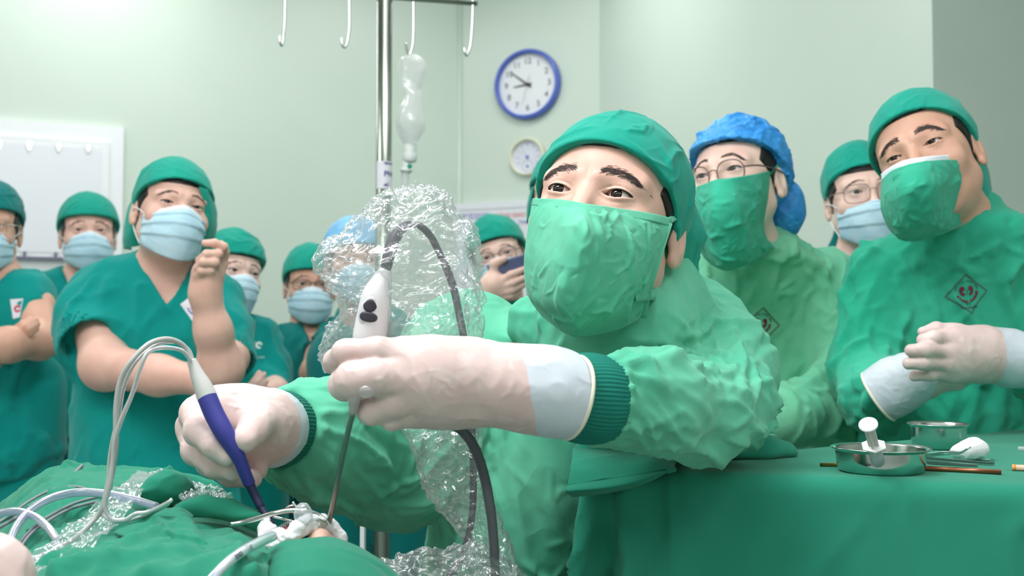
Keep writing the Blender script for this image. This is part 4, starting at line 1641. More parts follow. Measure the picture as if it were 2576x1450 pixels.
# white surgical mask showing above the green cloth one
inner = cloth_sheet('inner_mask', [
    [(2216, 438, 1.775), (2240, 420, 1.735), (2275, 403, 1.70), (2330, 394, 1.700), (2390, 389, 1.745), (2425, 386, 1.80)],
    [(2220, 470, 1.77), (2245, 455, 1.725), (2280, 440, 1.675), (2335, 432, 1.68), (2392, 428, 1.735), (2428, 426, 1.795)]], 10, 50, M_MASKWHITE, rm.root, amp=0.001, fs=20, seed=2)
strap('ear_loop', [(2418, 395, 1.79), (2424, 375, 1.81), (2430, 352, 1.835)], 0.004, M_STRAP, inner)
m = cloth_sheet('mask', [
    [(2218, 452, 1.765), (2243, 430, 1.722), (2282, 415, 1.680), (2335, 405, 1.680), (2395, 402, 1.725), (2440, 405, 1.79)],
    [(2215, 490, 1.765), (2240, 480, 1.700), (2285, 470, 1.652), (2345, 460, 1.655), (2400, 450, 1.715), (2435, 450, 1.785)],
    [(2216, 530, 1.775), (2245, 530, 1.710), (2290, 525, 1.665), (2350, 515, 1.668), (2398, 500, 1.725), (2425, 500, 1.79)],
    [(2235, 575, 1.795), (2260, 585, 1.740), (2300, 582, 1.700), (2355, 565, 1.700), (2395, 545, 1.745), (2420, 540, 1.80)],
    [(2262, 603, 1.82), (2285, 608, 1.775), (2320, 605, 1.75), (2370, 590, 1.75), (2405, 575, 1.78), (2425, 560, 1.82)]], 90, 90, M_GOWN_DEEP, rm.root, amp=0.004, fs=18, seed=23, t=0.0018, stretch=(1, 1, 1.2), edge=0.1, cre=[dict(count=30, L=0.05, w=0.0050, h=0.0048, prefer=lambda p: (1, 0, 0.5), jitter=0.6), dict(count=70, L=0.028, w=0.0030, h=0.0026, jitter=1.0)])
strap('mask_tie', [(2436, 412, 1.785), (2455, 402, 1.82), (2466, 395, 1.86)], 0.008, M_GOWN_DEEP, m)
sl = [dict(pts=S([(2215, 690, 1.92), (2185, 930, 1.88), (2205, 1000, 1.79), (2225, 992, 1.73)]), r=[0.062, 0.062, 0.052, 0.037], k=0.03),
      dict(pts=S([(2660, 690, 1.92), (2740, 900, 1.85), (2640, 935, 1.72), (2590, 915, 1.68)]), r=[0.066, 0.064, 0.05, 0.045], k=0.03)]
rm.garment('gown', M_GOWN_DEEP, sl, h=0.005, amp=0.006, fs=9, seed=55, cre=[dict(count=110, L=0.14, w=0.009, h=0.011, prefer=lambda p: (0.15, 0, 1), jitter=0.35), dict(count=260, L=0.06, w=0.007, h=0.007, jitter=0.9, prefer=lambda p: (0.6, 0, 1)), dict(count=200, L=0.035, w=0.006, h=0.004)], collar=(W(2440, 640, 1.94), W(2425, 560, 1.92), 0.075, 0.068), kjoin=0.03)
print_on(rm.root, rm.gv, rm.gq, emblem_pieces(0.034), W(2462, 738, 1.79), np.array([0.985, 0.1, 0.13]), np.array([-0.12, 0, 0.99]))
# hands: his left (picture right) laid over the right
spec = dict(palm=[(S([(2600, 915, 1.67), (2530, 900, 1.655), (2480, 888, 1.645), (2420, 880, 1.63)]), [0.042, 0.040, 0.034, 0.027]),
                  (S([(2460, 870, 1.635), (2400, 850, 1.62)]), [0.026, 0.0175]), (S([(2460, 890, 1.635), (2385, 885, 1.612)]), [0.026, 0.0185]),
                  (S([(2460, 905, 1.64), (2385, 915, 1.615)]), [0.026, 0.018]), (S([(2460, 915, 1.645), (2395, 938, 1.625)]), [0.024, 0.015])],
            fingers=[(S([(2440, 858, 1.64), (2400, 834, 1.63), (2355, 829, 1.625), (2322, 836, 1.625)]), [0.016, 0.0115, 0.0105, 0.008]),
                     (S([(2400, 853, 1.615), (2350, 852, 1.60), (2322, 856, 1.605)]), [0.0125, 0.0112, 0.0095]),
                     (S([(2385, 884, 1.608), (2330, 880, 1.592), (2292, 882, 1.60)]), [0.0125, 0.0112, 0.0095]),
                     (S([(2385, 914, 1.612), (2325, 912, 1.598), (2286, 915, 1.606)]), [0.0122, 0.0108, 0.009]),
                     (S([(2395, 938, 1.622), (2340, 942, 1.612), (2300, 947, 1.618)]), [0.0108, 0.0095, 0.008])])
v, q = glove_mesh(spec, None, h=0.0024, amp=0.0012, seed=12)
g = glove_obj(v, q, v[:, 0] - W(2500, 880, 1.65)[0], rm.root)
spec = dict(palm=[(S([(2205, 1000, 1.72), (2255, 970, 1.705), (2310, 945, 1.68), (2370, 935, 1.66)]), [0.043, 0.041, 0.034, 0.028])],
            fingers=[(S([(2370, 940, 1.66), (2410, 945, 1.65), (2430, 940, 1.66)]), [0.02, 0.016, 0.012]),
                     (S([(2360, 955, 1.665), (2405, 962, 1.66), (2425, 955, 1.668)]), [0.016, 0.012, 0.01]),
                     (S([(2350, 925, 1.66), (2400, 910, 1.65), (2430, 905, 1.655)]), [0.018, 0.014, 0.011])])
axm = W(2205, 1000, 1.72) - W(2255, 970, 1.705)
axm /= np.linalg.norm(axm)
v, q = glove_mesh(spec, (W(2207, 999, 1.718), axm), h=0.0026, amp=0.0015, seed=15)
g2 = glove_obj(v, q, W(2330, 950, 1.68)[0] - v[:, 0], rm.root)
bead(W(2210, 998, 1.718), W(2205, 1000, 1.72) - W(2255, 970, 1.705), 0.0425, 0.0022, g2)

# ------------------------------------------------------------------ man with glasses between them
gm = Fig('man with thin glasses and blue mask behind the two gowned staff at right', (2192, 480, 2.52), yaw=-12, pitch=3, roll=-5, scale=1.03, hh=0.003, skin=M_SKINPALE, fine=False)
gm.set_neck((2150, 690, 2.64), 0.052, 0.058)
gm.set_torso([(660, 2090, 2210, 2.64, 0.06), (700, 1990, 2310, 2.65, 0.09), (800, 1960, 2340, 2.65, 0.11), (1100, 1960, 2340, 2.65, 0.12)], [(0.85, 0.19, 0.13)])
gm.body()
gm.eyes((0, 0))
gm.brows(n=90, width=0.006)
gm.hair(zs=-0.03, zb=-0.08)
gm.cap(zf=0.060, zs=0.005, zb=-0.07, off=0.007, h=0.0035, seed=61)
gm.glasses(material('thin brown frame', (120, 88, 84), rough=0.3), lw=0.0270, lh=0.0205, cx=0.0350, z=-0.006, pw=3.5, r=0.0009)
gm.mask(drop=-0.004, lift=-0.018)
cloth_sheet('cap_flap', [[(2104, 480, 2.60), (2098, 480, 2.66), (2100, 480, 2.72)], [(2110, 560, 2.62), (2098, 575, 2.66), (2104, 580, 2.72)],
                         [(2130, 600, 2.63), (2085, 622, 2.66), (2090, 625, 2.72)], [(2140, 655, 2.63), (2110, 650, 2.66), (2110, 650, 2.72)]], 26, 14, M_SCRUB_DARK, gm.root, amp=0.003)
gm.garment('scrub_top', M_SCRUB_DARK, [dict(pts=S([(2290, 760, 2.66), (2320, 1000, 2.66)]), r=[0.07, 0.06]), dict(pts=S([(2010, 760, 2.66), (1985, 1000, 2.66)]), r=[0.07, 0.06])], h=0.014)
gm.trousers(M_SCRUB_DARK)

# ------------------------------------------------------------------ man at the left with a raised hand
lm = Fig('man in teal scrubs with flapped cap, one hand raised to his mask', (459, 515, 2.47), yaw=-15, pitch=4, roll=8, scale=1.02, hu=0.0034, hl=0.0032, hh=0.0026, skin=M_SKIN)
lm.set_neck((415, 740, 2.60), 0.056, 0.066)
lm.set_torso([(625, 345, 485, 2.60, 0.065), (660, 255, 535, 2.61, 0.09), (720, 205, 575, 2.61, 0.11), (850, 200, 590, 2.61, 0.125), (1000, 195, 600, 2.61, 0.13), (1200, 190, 590, 2.61, 0.135)], [(0.66, 0.20, 0.14)], n=2.6)
VN = W(418, 772, 2.50)
armR = dict(pts=S([(235, 760, 2.60), (265, 920, 2.47), (400, 945, 2.38), (520, 958, 2.34), (570, 965, 2.36)]), r=[0.055, 0.052, 0.040, 0.030, 0.026], h=0.005)
armL = dict(pts=S([(560, 780, 2.57), (572, 900, 2.44), (556, 925, 2.33), (536, 830, 2.29), (516, 740, 2.27), (522, 690, 2.265)]), r=[0.045, 0.042, 0.044, 0.034, 0.0275, 0.033], h=0.0032,
            fingers=[(S([(545, 650, 2.26), (562, 622, 2.25), (540, 612, 2.24), (515, 612, 2.24)]), [0.011, 0.0095, 0.0085, 0.007]),
                     (S([(543, 660, 2.255), (548, 640, 2.235), (520, 640, 2.225), (500, 655, 2.24)]), [0.011, 0.010, 0.009, 0.0075]),
                     (S([(540, 675, 2.25), (540, 660, 2.23), (512, 660, 2.222), (496, 675, 2.235)]), [0.011, 0.010, 0.009, 0.0075]),
                     (S([(534, 690, 2.25), (530, 680, 2.235), (508, 682, 2.228), (497, 694, 2.24)]), [0.0105, 0.009, 0.0085, 0.007]),
                     (S([(540, 700, 2.27), (558, 665, 2.275), (564, 635, 2.27), (556, 615, 2.262)]), [0.015, 0.012, 0.0105, 0.008])])
lm.body(arms=[armR, armL], inset=0.012, depth=0.36)
lm.eyes((-6, 0))
lm.brows(n=110, width=0.0065, arch=0.003)
lm.lashes(0.0008)
lm.hair(zf=0.045, zs=-0.03, zb=-0.08)
lm.cap(zf=0.056, zs=0.006, zb=-0.03, off=0.010, puff=None, h=0.0035, amp=0.004, fs=14, seed=71, mat=M_CAP)


def flap(name, rows, fig, seed):
    return cloth_sheet(name, rows, 34, 20, M_CAP, fig.root, amp=0.004, fs=10, seed=seed)


flap('cap_flap', [[(382, 485, 2.50), (352, 490, 2.55), (335, 500, 2.62), (345, 500, 2.70)], [(360, 530, 2.52), (335, 530, 2.55), (318, 535, 2.62), (330, 535, 2.72)],
                  [(350, 580, 2.54), (325, 585, 2.56), (308, 590, 2.62), (320, 590, 2.73)], [(352, 618, 2.57), (330, 622, 2.58), (310, 626, 2.63), (330, 630, 2.72)]], lm, 3)
flap('cap_flap', [[(502, 470, 2.49), (524, 478, 2.52), (532, 485, 2.60), (500, 490, 2.72)], [(516, 530, 2.51), (537, 530, 2.54), (544, 535, 2.62), (510, 535, 2.72)],
                  [(512, 590, 2.52), (532, 590, 2.56), (542, 595, 2.64), (510, 600, 2.72)], [(480, 690, 2.57), (505, 665, 2.62), (525, 650, 2.67), (500, 650, 2.72)]], lm, 9)
lm.mask(drop=-0.004)
sl = [dict(pts=S([(255, 745, 2.60), (225, 800, 2.58), (238, 872, 2.50)]), r=[0.068, 0.074, 0.080], hem=0.05, k=0.04),
      dict(pts=S([(545, 752, 2.58), (566, 835, 2.52), (574, 915, 2.45)]), r=[0.056, 0.060, 0.062], hem=0.03, k=0.04)]
lm.garment('scrub_top', M_SCRUB, sl, h=0.006, amp=0.006, fs=7, seed=77, cre=[dict(count=60, L=0.18, w=0.014, h=0.009, prefer=lambda p: (0.1, 0, 1), jitter=0.25), dict(count=90, L=0.08, w=0.010, h=0.006, prefer=lambda p: (0.5, 0, 0.6), jitter=0.6)], vneck=(VN, 0.55, np.array([0.99, 0.1, 0])), stretch=(1, 1, 0.7))
lm.trousers(M_SCRUB)
M_BADGE = material('white woven badge', (228, 226, 236), rough=0.7)
S_ = 0.036
di = np.array([(0, 1), (1, 0), (0, -1), (-1, 0)]) * S_
v = np.concatenate([[[0, 0]], np.array([di[i] + (di[(i + 1) % 4] - di[i]) * t for i in range(4) for t in np.linspace(0, 1, 6, endpoint=False)])])
pieces = [('badge', v, [(0, 1 + i, 1 + (i + 1) % 24) for i in range(24)], M_BADGE)]
a = np.linspace(0, 2 * np.pi, 20, endpoint=False)


def ringp(r0, r1, a0, a1, n=16):
    t = np.radians(np.linspace(a0, a1, n))
    v = np.concatenate([np.stack([r0 * np.cos(t), r0 * np.sin(t)], 1), np.stack([r1 * np.cos(t), r1 * np.sin(t)], 1)])
    return v, [(i, i + 1, i + 1 + n, i + n) for i in range(n - 1)]


M_REDP = material('red badge print', (206, 60, 84), rough=0.7)
M_BLUEB = material('blue badge print', (70, 80, 170), rough=0.7)
v, f = ringp(0.006, 0.012, 30, 330)
pc2 = [('badge_mark', v, f, M_REDP)]
v, f = ringp(0.016, 0.019, 170, 350)
pc2.append(('badge_mark', v, f, M_BLUEB))
lm_px = W(490, 772, 2.48)
print_on(lm.root, lm.gv, lm.gq, pieces, lm_px, np.array([0.95, 0.2, -0.15]), np.array([0.1, 0, 0.99]))
print_on(lm.root, lm.gv, lm.gq, pc2, lm_px, np.array([0.95, 0.2, -0.15]), np.array([0.1, 0, 0.99]), lift=0.003)

# ------------------------------------------------------------------ the others in the back row
# behind, left: simple teal cap
bl = Fig('man in plain teal scrubs and flat cap before the light box', (226, 579, 3.50), yaw=-3, pitch=4, roll=0, scale=1.06, hh=0.0034, fine=False, hu=0.0036, hl=0.0034)
bl.set_neck((215, 720, 3.60), 0.056, 0.064)
bl.set_torso([(662, 175, 250, 3.60, 0.06), (690, 105, 330, 3.60, 0.09), (740, 70, 365, 3.60, 0.11), (900, 65, 370, 3.60, 0.125), (1085, 60, 375, 3.60, 0.13)], [(0.84, 0.20, 0.14)], n=2.6)
bl.body(depth=0.34)
bl.eyes((-4, -3))
bl.brows(n=70, thick=1.6)
bl.hair(zs=-0.045, zb=-0.09)
bl.cap(zf=0.045, zs=0.018, zb=-0.04, off=0.010, puff=(0, 0.0, 0.006), h=0.004, seed=81, amp=0.002)
bl.mask(h=(28, 26))
bl.garment('scrub_top', M_SCRUB, [dict(pts=S([(100, 760, 3.60), (85, 930, 3.56)]), r=[0.075, 0.075]), dict(pts=S([(335, 760, 3.60), (350, 930, 3.56)]), r=[0.075, 0.075])], h=0.010, amp=0.006, fs=6, seed=83, cre=[dict(count=60, L=0.18, w=0.014, h=0.009, prefer=lambda p: (0.1, 0, 1), jitter=0.25), dict(count=90, L=0.08, w=0.010, h=0.006, prefer=lambda p: (0.5, 0, 0.6), jitter=0.6)], vneck=(W(188, 745, 3.5), 0.7, np.array([1.0, 0.0, 0])))
bl.trousers(M_SCRUB_DARK)

# far left, cut by the frame
fl = Fig('person at the left edge with crossed arms and badge, half out of frame', (-42, 566, 2.95), yaw=6, pitch=0, roll=2, scale=1.05, hh=0.0034, fine=False, skin=M_SKINTAN)
fl.set_neck((-5, 700, 3.06), 0.056, 0.064)
fl.set_torso([(665, -60, 40, 3.06, 0.06), (690, -110, 85, 3.06, 0.09), (740, -140, 108, 3.06, 0.11), (900, -145, 112, 3.06, 0.12), (1200, -150, 120, 3.06, 0.13)], [(0.84, 0.19, 0.14)], n=2.6)
armA = dict(pts=S([(92, 770, 3.02), (100, 860, 2.93), (20, 868, 2.82), (-60, 872, 2.80)]), r=[0.050, 0.044, 0.042, 0.032], h=0.006)
armB = dict(pts=S([(-120, 770, 3.02), (-140, 880, 2.90), (-40, 900, 2.86), (20, 850, 2.86)]), r=[0.052, 0.046, 0.040, 0.03], h=0.005,
            fingers=[(S([(30, 838, 2.85), (58, 815, 2.84), (76, 803, 2.845)]), [0.012, 0.0095, 0.007]), (S([(35, 845, 2.84), (66, 822, 2.83), (90, 805, 2.84)]), [0.012, 0.0095, 0.007]),
                     (S([(40, 852, 2.84), (72, 830, 2.83), (95, 815, 2.84)]), [0.012, 0.009, 0.007]), (S([(45, 858, 2.84), (75, 840, 2.835), (92, 828, 2.84)]), [0.011, 0.0085, 0.007])])
fl.body(arms=[armA, armB])
fl.eyes((0, 0))
fl.hair(zs=-0.045, zb=-0.1)
fl.cap(zf=0.045, zs=0.02, zb=-0.05, off=0.009, puff=(0, 0.02, 0.008), h=0.004, seed=91, mat=M_SCRUB_DARK)
fl.mask(h=(28, 26))
fl.glasses(material('silver spectacle frame', (190, 186, 180), rough=0.2, metal=1.0))
cloth_sheet('cap_flap', [[(18, 545, 3.0), (24, 560, 3.06), (20, 560, 3.12)], [(14, 610, 3.02), (16, 620, 3.07), (16, 620, 3.12)], [(0, 660, 3.04), (6, 662, 3.07), (8, 662, 3.12)]], 20, 12, M_SCRUB_DARK, fl.root, amp=0.002)
fl.garment('scrub_top', M_SCRUB, [dict(pts=S([(75, 745, 3.05), (96, 830, 3.00)]), r=[0.068, 0.060], hem=0.03), dict(pts=S([(-110, 745, 3.05), (-130, 830, 3.0)]), r=[0.068, 0.06], hem=0.03)], h=0.009, amp=0.007, fs=6, seed=93, cre=[dict(count=60, L=0.18, w=0.014, h=0.009, prefer=lambda p: (0.1, 0, 1), jitter=0.25), dict(count=90, L=0.08, w=0.010, h=0.006, prefer=lambda p: (0.5, 0, 0.6), jitter=0.6)], vneck=(W(-30, 740, 2.96), 0.6, np.array([1.0, 0, 0])))
fl.trousers(M_SCRUB)
v = np.array([(-1, 1), (0.9, 1.1), (0.7, -0.9), (-0.4, -1.1)]) * [0.018, 0.025]
v = np.array([v[i] + (v[(i + 1) % 4] - v[i]) * t for i in range(4) for t in np.linspace(0, 1, 5, endpoint=False)])
v = np.concatenate([v.mean(0)[None], v])
print_on(fl.root, fl.gv, fl.gq, [('badge', v, [(0, 1 + i, 1 + (i + 1) % 20) for i in range(20)], M_BADGE)], W(40, 777, 2.95), np.array([1.0, 0.1, 0]), np.array([0, 0, 1.0]))
v, f = ringp(0.005, 0.010, 20, 340)
print_on(fl.root, fl.gv, fl.gq, [('badge_mark', v, f, M_REDP)], W(44, 777, 2.95), np.array([1.0, 0.1, 0]), np.array([0, 0, 1.0]), lift=0.003)

# woman behind the raised hand
wo = Fig('young woman in teal cap and blue mask behind the raised hand', (614, 685, 3.12), yaw=-24, pitch=0, roll=9, scale=0.98, hh=0.003, fine=False, skin=M_SKINPALE, hu=0.0042, hl=0.004)
wo.set_neck((560, 830, 3.22), 0.046, 0.05)
wo.set_torso([(780, 520, 615, 3.22, 0.055), (815, 470, 670, 3.22, 0.08), (870, 450, 690, 3.22, 0.10), (1000, 450, 690, 3.22, 0.11), (1150, 450, 690, 3.22, 0.12)], [(0.84, 0.17, 0.13)])
armA = dict(pts=S([(688, 962, 3.13), (692, 990, 3.08), (620, 1000, 3.0)]), r=[0.034, 0.036, 0.032], h=0.006)
armB = dict(pts=S([(490, 960, 3.2), (500, 1010, 3.08), (612, 992, 3.0)]), r=[0.034, 0.036, 0.028], h=0.005,
            fingers=[(S([(620, 985, 2.99), (640, 960, 2.985), (652, 938, 2.99)]), [0.012, 0.009, 0.007]), (S([(628, 990, 2.985), (652, 962, 2.98), (664, 942, 2.985)]), [0.012, 0.009, 0.007]),
                     (S([(634, 994, 2.985), (656, 974, 2.98), (670, 960, 2.985)]), [0.012, 0.009, 0.007]), (S([(640, 998, 2.985), (660, 985, 2.98), (672, 976, 2.985)]), [0.010, 0.008, 0.006])])
wo.body(arms=[armA, armB])
wo.eyes((8, 0))
wo.brows(n=70, thick=1.5, width=0.006)
wo.lashes(0.001)
wo.hair(zs=-0.02, zb=-0.06)
wo.cap(zf=0.052, zs=0.015, zb=-0.045, off=0.011, puff=(0, 0.012, 0.012), h=0.0036, amp=0.004, seed=101)
wo.mask(h=(28, 26), drop=-0.006)
wo.garment('scrub_top', M_SCRUB, [dict(pts=S([(650, 850, 3.22), (672, 940, 3.18), (690, 985, 3.12)]), r=[0.060, 0.060, 0.055]), dict(pts=S([(490, 850, 3.22), (470, 960, 3.18)]), r=[0.06, 0.06])],
           h=0.009, amp=0.006, fs=7, seed=103, cre=[dict(count=60, L=0.18, w=0.014, h=0.009, prefer=lambda p: (0.1, 0, 1), jitter=0.25), dict(count=90, L=0.08, w=0.010, h=0.006, prefer=lambda p: (0.5, 0, 0.6), jitter=0.6)], collar=(W(565, 810, 3.22), W(568, 775, 3.20), 0.065, 0.056))
wo.trousers(M_SCRUB)
M_WPRINT = material('white print', (226, 238, 236), rough=0.7)
v1, f1 = ringp(0.020, 0.024, 95, 250)
v2, f2 = ringp(0.004, 0.010, 0, 300)
v3, f3 = text_mesh('KHOA TMH', 0.008)
print_on(wo.root, wo.gv, wo.gq, [('printed_ring', v1, f1, M_WPRINT), ('printed_mark', v2 + [0.008, 0.012], f2, M_WPRINT), ('printed_words', v3[:, :2] + [0, -0.024], f3, M_WPRINT)],
         W(645, 880, 3.12), np.array([0.95, 0.2, 0.1]), np.array([-0.1, 0, 0.99]))

# man with glasses, arms crossed
ga = Fig('man in teal scrubs with dark glasses and blue mask, arms crossed, left of the pole', (786, 716, 3.62), yaw=-4, pitch=0, roll=2, scale=1.05, hh=0.0034, fine=False, skin=M_SKINTAN)
ga.set_neck((770, 850, 3.70), 0.054, 0.060)
ga.set_torso([(805, 735, 815, 3.70, 0.06), (830, 690, 870, 3.70, 0.09), (870, 665, 900, 3.70, 0.11), (980, 660, 900, 3.70, 0.12), (1150, 660, 900, 3.70, 0.12)], [(0.84, 0.18, 0.13)], n=2.6)
armA = dict(pts=S([(862, 880, 3.66), (800, 940, 3.50), (745, 985, 3.48)]), r=[0.058, 0.052, 0.036], h=0.006, box=S([(700, 900, 3.4), (960, 1010, 3.8)]))
armA2 = dict(pts=S([(806, 895, 3.58), (800, 940, 3.47), (890, 952, 3.44)]), r=[0.050, 0.052, 0.045], h=0.006)
armB = dict(pts=S([(690, 900, 3.66), (700, 985, 3.52), (770, 990, 3.46)]), r=[0.05, 0.04, 0.032], h=0.006)
ga.body(arms=[armA2, armB], depth=0.34)
ga.eyes((3, 0))
ga.brows(n=60, thick=1.6)
ga.hair(zs=-0.03, zb=-0.08)
ga.cap(zf=0.050, zs=0.010, zb=-0.05, off=0.010, puff=(0, 0.01, 0.016), h=0.004, seed=111, amp=0.003)
ga.mask(h=(28, 26))
ga.glasses(material('dark spectacle frame', (44, 38, 42), rough=0.4), lw=0.026, lh=0.0155, cx=0.034, pw=4, r=0.0015)
ga.garment('scrub_top', M_SCRUB_DARK, [dict(pts=S([(840, 850, 3.68), (808, 896, 3.56)]), r=[0.072, 0.068], hem=0.03), dict(pts=S([(690, 870, 3.70), (680, 950, 3.66)]), r=[0.068, 0.06], hem=0.03)],
           h=0.010, amp=0.006, fs=7, seed=113, cre=[dict(count=60, L=0.18, w=0.014, h=0.009, prefer=lambda p: (0.1, 0, 1), jitter=0.25), dict(count=90, L=0.08, w=0.010, h=0.006, prefer=lambda p: (0.5, 0, 0.6), jitter=0.6)], vneck=(W(782, 862, 3.6), 0.55, np.array([1.0, 0.0, 0])))
ga.trousers(M_SCRUB_DARK)

# person with the pale blue cap, seen through the film
bp = Fig('person in pale blue cap and mask seen through the clear plastic bag', (905, 655, 3.0), yaw=-10, pitch=0, roll=0, scale=0.94, hh=0.0036, fine=False)
bp.set_neck((905, 790, 3.10), 0.050, 0.056)
bp.set_torso([(745, 860, 950, 3.12, 0.06), (780, 850, 1010, 3.16, 0.09), (830, 845, 1030, 3.16, 0.11), (1100, 845, 1030, 3.16, 0.12)], [(0.84, 0.18, 0.13)])
bp.body()
bp.eyes((4, 0))
bp.brows(n=50, thick=1.6)
bp.hair()
bp.cap(zf=0.050, zs=0.010, zb=-0.05, off=0.012, puff=(0, 0.02, 0.014), h=0.0045, mat=material('pale blue nonwoven cap', (120, 180, 226), rough=0.7, var=0.6, vscale=20), seed=121, amp=0.005, fs=24)
bp.mask(h=(28, 26))
bp.garment('scrub_top', M_SCRUB, [dict(pts=S([(985, 850, 3.12), (1000, 1000, 3.10)]), r=[0.065, 0.06]), dict(pts=S([(885, 850, 3.16), (885, 1000, 3.14)]), r=[0.055, 0.05])], h=0.014)
bp.trousers(M_SCRUB_DARK)

# person filming with a phone
ph = Fig('person in teal cap and glasses filming with a phone beside the surgeon', (1250, 643, 3.25), yaw=4, pitch=0, roll=-15, scale=1.0, hh=0.0034, fine=False, skin=M_SKINPALE)
ph.set_neck((1275, 790, 3.36), 0.050, 0.056)
ph.set_torso([(745, 1225, 1320, 3.36, 0.06), (790, 1165, 1390, 3.36, 0.09), (850, 1150, 1400, 3.36, 0.11), (1100, 1150, 1400, 3.36, 0.12)], [(0.84, 0.18, 0.13)])
hand = dict(pts=S([(1165, 860, 3.2), (1205, 790, 3.0), (1232, 730, 2.90), (1245, 715, 2.89)]), r=[0.042, 0.036, 0.030, 0.034], h=0.004,
            fingers=[(S([(1240, 700, 2.89), (1242, 665, 2.88), (1268, 652, 2.865)]), [0.016, 0.0125, 0.009]),
                     (S([(1255, 715, 2.88), (1285, 692, 2.865), (1318, 678, 2.87)]), [0.014, 0.0105, 0.008]),
                     (S([(1258, 725, 2.88), (1290, 712, 2.865), (1325, 697, 2.87)]), [0.014, 0.0105, 0.008]),
                     (S([(1258, 738, 2.88), (1290, 730, 2.87), (1320, 716, 2.875)]), [0.013, 0.010, 0.0075]),
                     (S([(1255, 748, 2.885), (1285, 745, 2.878), (1308, 735, 2.88)]), [0.012, 0.009, 0.007])])
ph.body(arms=[hand])
ph.eyes((4, 2))
ph.brows(n=60, thick=1.4, width=0.006)
ph.hair(zs=-0.02, zb=-0.06)
ph.cap(zf=0.052, zs=0.010, zb=-0.04, off=0.010, puff=(0.0, 0.01, 0.010), h=0.004, seed=131, amp=0.006, fs=12)
ph.glasses(material('grey spectacle frame', (90, 84, 92), rough=0.4), lw=0.0245, lh=0.020, pw=2.6)
ph.mask(h=(28, 26))
ph.garment('scrub_top', M_SCRUB, [dict(pts=S([(1190, 850, 3.34), (1170, 930, 3.25)]), r=[0.06, 0.055]), dict(pts=S([(1360, 850, 3.36), (1370, 1000, 3.36)]), r=[0.065, 0.06])], h=0.014)
ph.trousers(M_SCRUB_DARK)
cp = W(1300, 690, 2.885)
phone = thing('phone', 'dark grey phone held up in front of the face beside the surgeon', 'phone', cp)
X = np.array([0.955, -0.02, 0.28]); X /= np.linalg.norm(X)
Yv = np.array([-0.02, 0.97, 0.2]); Yv -= X * (Yv @ X); Yv /= np.linalg.norm(Yv)
Zv = np.cross(X, Yv)
v, f = box((-0.07, -0.004, -0.036), (0.07, 0.004, 0.046))
bm_v = frame_xf(v, cp, X, Yv, Zv)
po = obj('case', bm_v, f, material('phone back', (96, 104, 140), rough=0.35), phone, smooth=False)
bv = po.modifiers.new('bevel', 'BEVEL'); bv.width = 0.006; bv.segments = 3
v, f = lathe([(0, 0.0065), (0.006, 0.0065), (0.007, 0.004)], 16)
obj('camera_lens', frame_xf(v + [0.05, 0.02, 0], cp, X, Zv, -Yv), f, M_BLACK, phone)
v, f = box((-0.066, 0.0041, -0.032), (0.066, 0.0046, 0.042))
obj('display', frame_xf(v, cp, X, Yv, Zv), f, M_BLACK, phone, smooth=False)

# person hidden behind the surgeon's head
hb = Fig('person in teal cap almost hidden behind the head of the surgeon', (1402, 490, 2.62), yaw=12, pitch=0, roll=0, scale=1.0, hh=0.0036, fine=False, skin=M_SKINPALE)
hb.set_neck((1430, 650, 2.74), 0.05, 0.056)
hb.set_torso([(610, 1380, 1490, 2.74, 0.06), (650, 1350, 1560, 2.74, 0.09), (720, 1345, 1580, 2.74, 0.11), (1100, 1345, 1580, 2.74, 0.12)], [(0.84, 0.18, 0.13)])
hb.body()
hb.eyes()
hb.hair()
hb.cap(zf=0.05, zs=0.0, zb=-0.06, h=0.004, seed=141)
hb.mask(h=(28, 26))
hb.brows(n=60, thick=1.5)
hb.garment('scrub_top', M_SCRUB_DARK, [dict(pts=S([(1385, 730, 2.74), (1380, 1000, 2.72)]), r=[0.055, 0.05]), dict(pts=S([(1535, 730, 2.74), (1550, 1000, 2.72)]), r=[0.062, 0.055])], h=0.014)
hb.trousers(M_SCRUB_DARK)
cloth_sheet('cap_flap', [[(1342, 470, 2.66), (1336, 470, 2.70), (1345, 470, 2.76)], [(1334, 510, 2.67), (1326, 515, 2.70), (1335, 515, 2.76)], [(1330, 550, 2.68), (1324, 560, 2.70), (1335, 565, 2.76)]], 18, 12, M_CAP, hb.root, amp=0.002)
# ------------------------------------------------------------------ small helpers for props
def px_tube(pts, rpx, nseg=10, n=40, **k):
    """tube through (px,py,Y) points; radius in photo pixels at that depth"""
    p = WL(pts)
    r = np.array([a * b[2] / F_PX for a, b in zip(rpx if not np.isscalar(rpx) else [rpx] * len(pts), pts)])
    return tube(p, r, nseg, n, **k)


def blob(f, pts, pad, h, amp=0, fs=10, seed=1, stretch=(1, 1, 1)):
    pts = np.asarray(pts)
    v, q = surf(f, pts.min(0) - pad, pts.max(0) + pad, h)
    if amp:
        v = v + vnormals(v, q) * (amp * folds(v, fs, seed, stretch))[:, None]
    return v, q


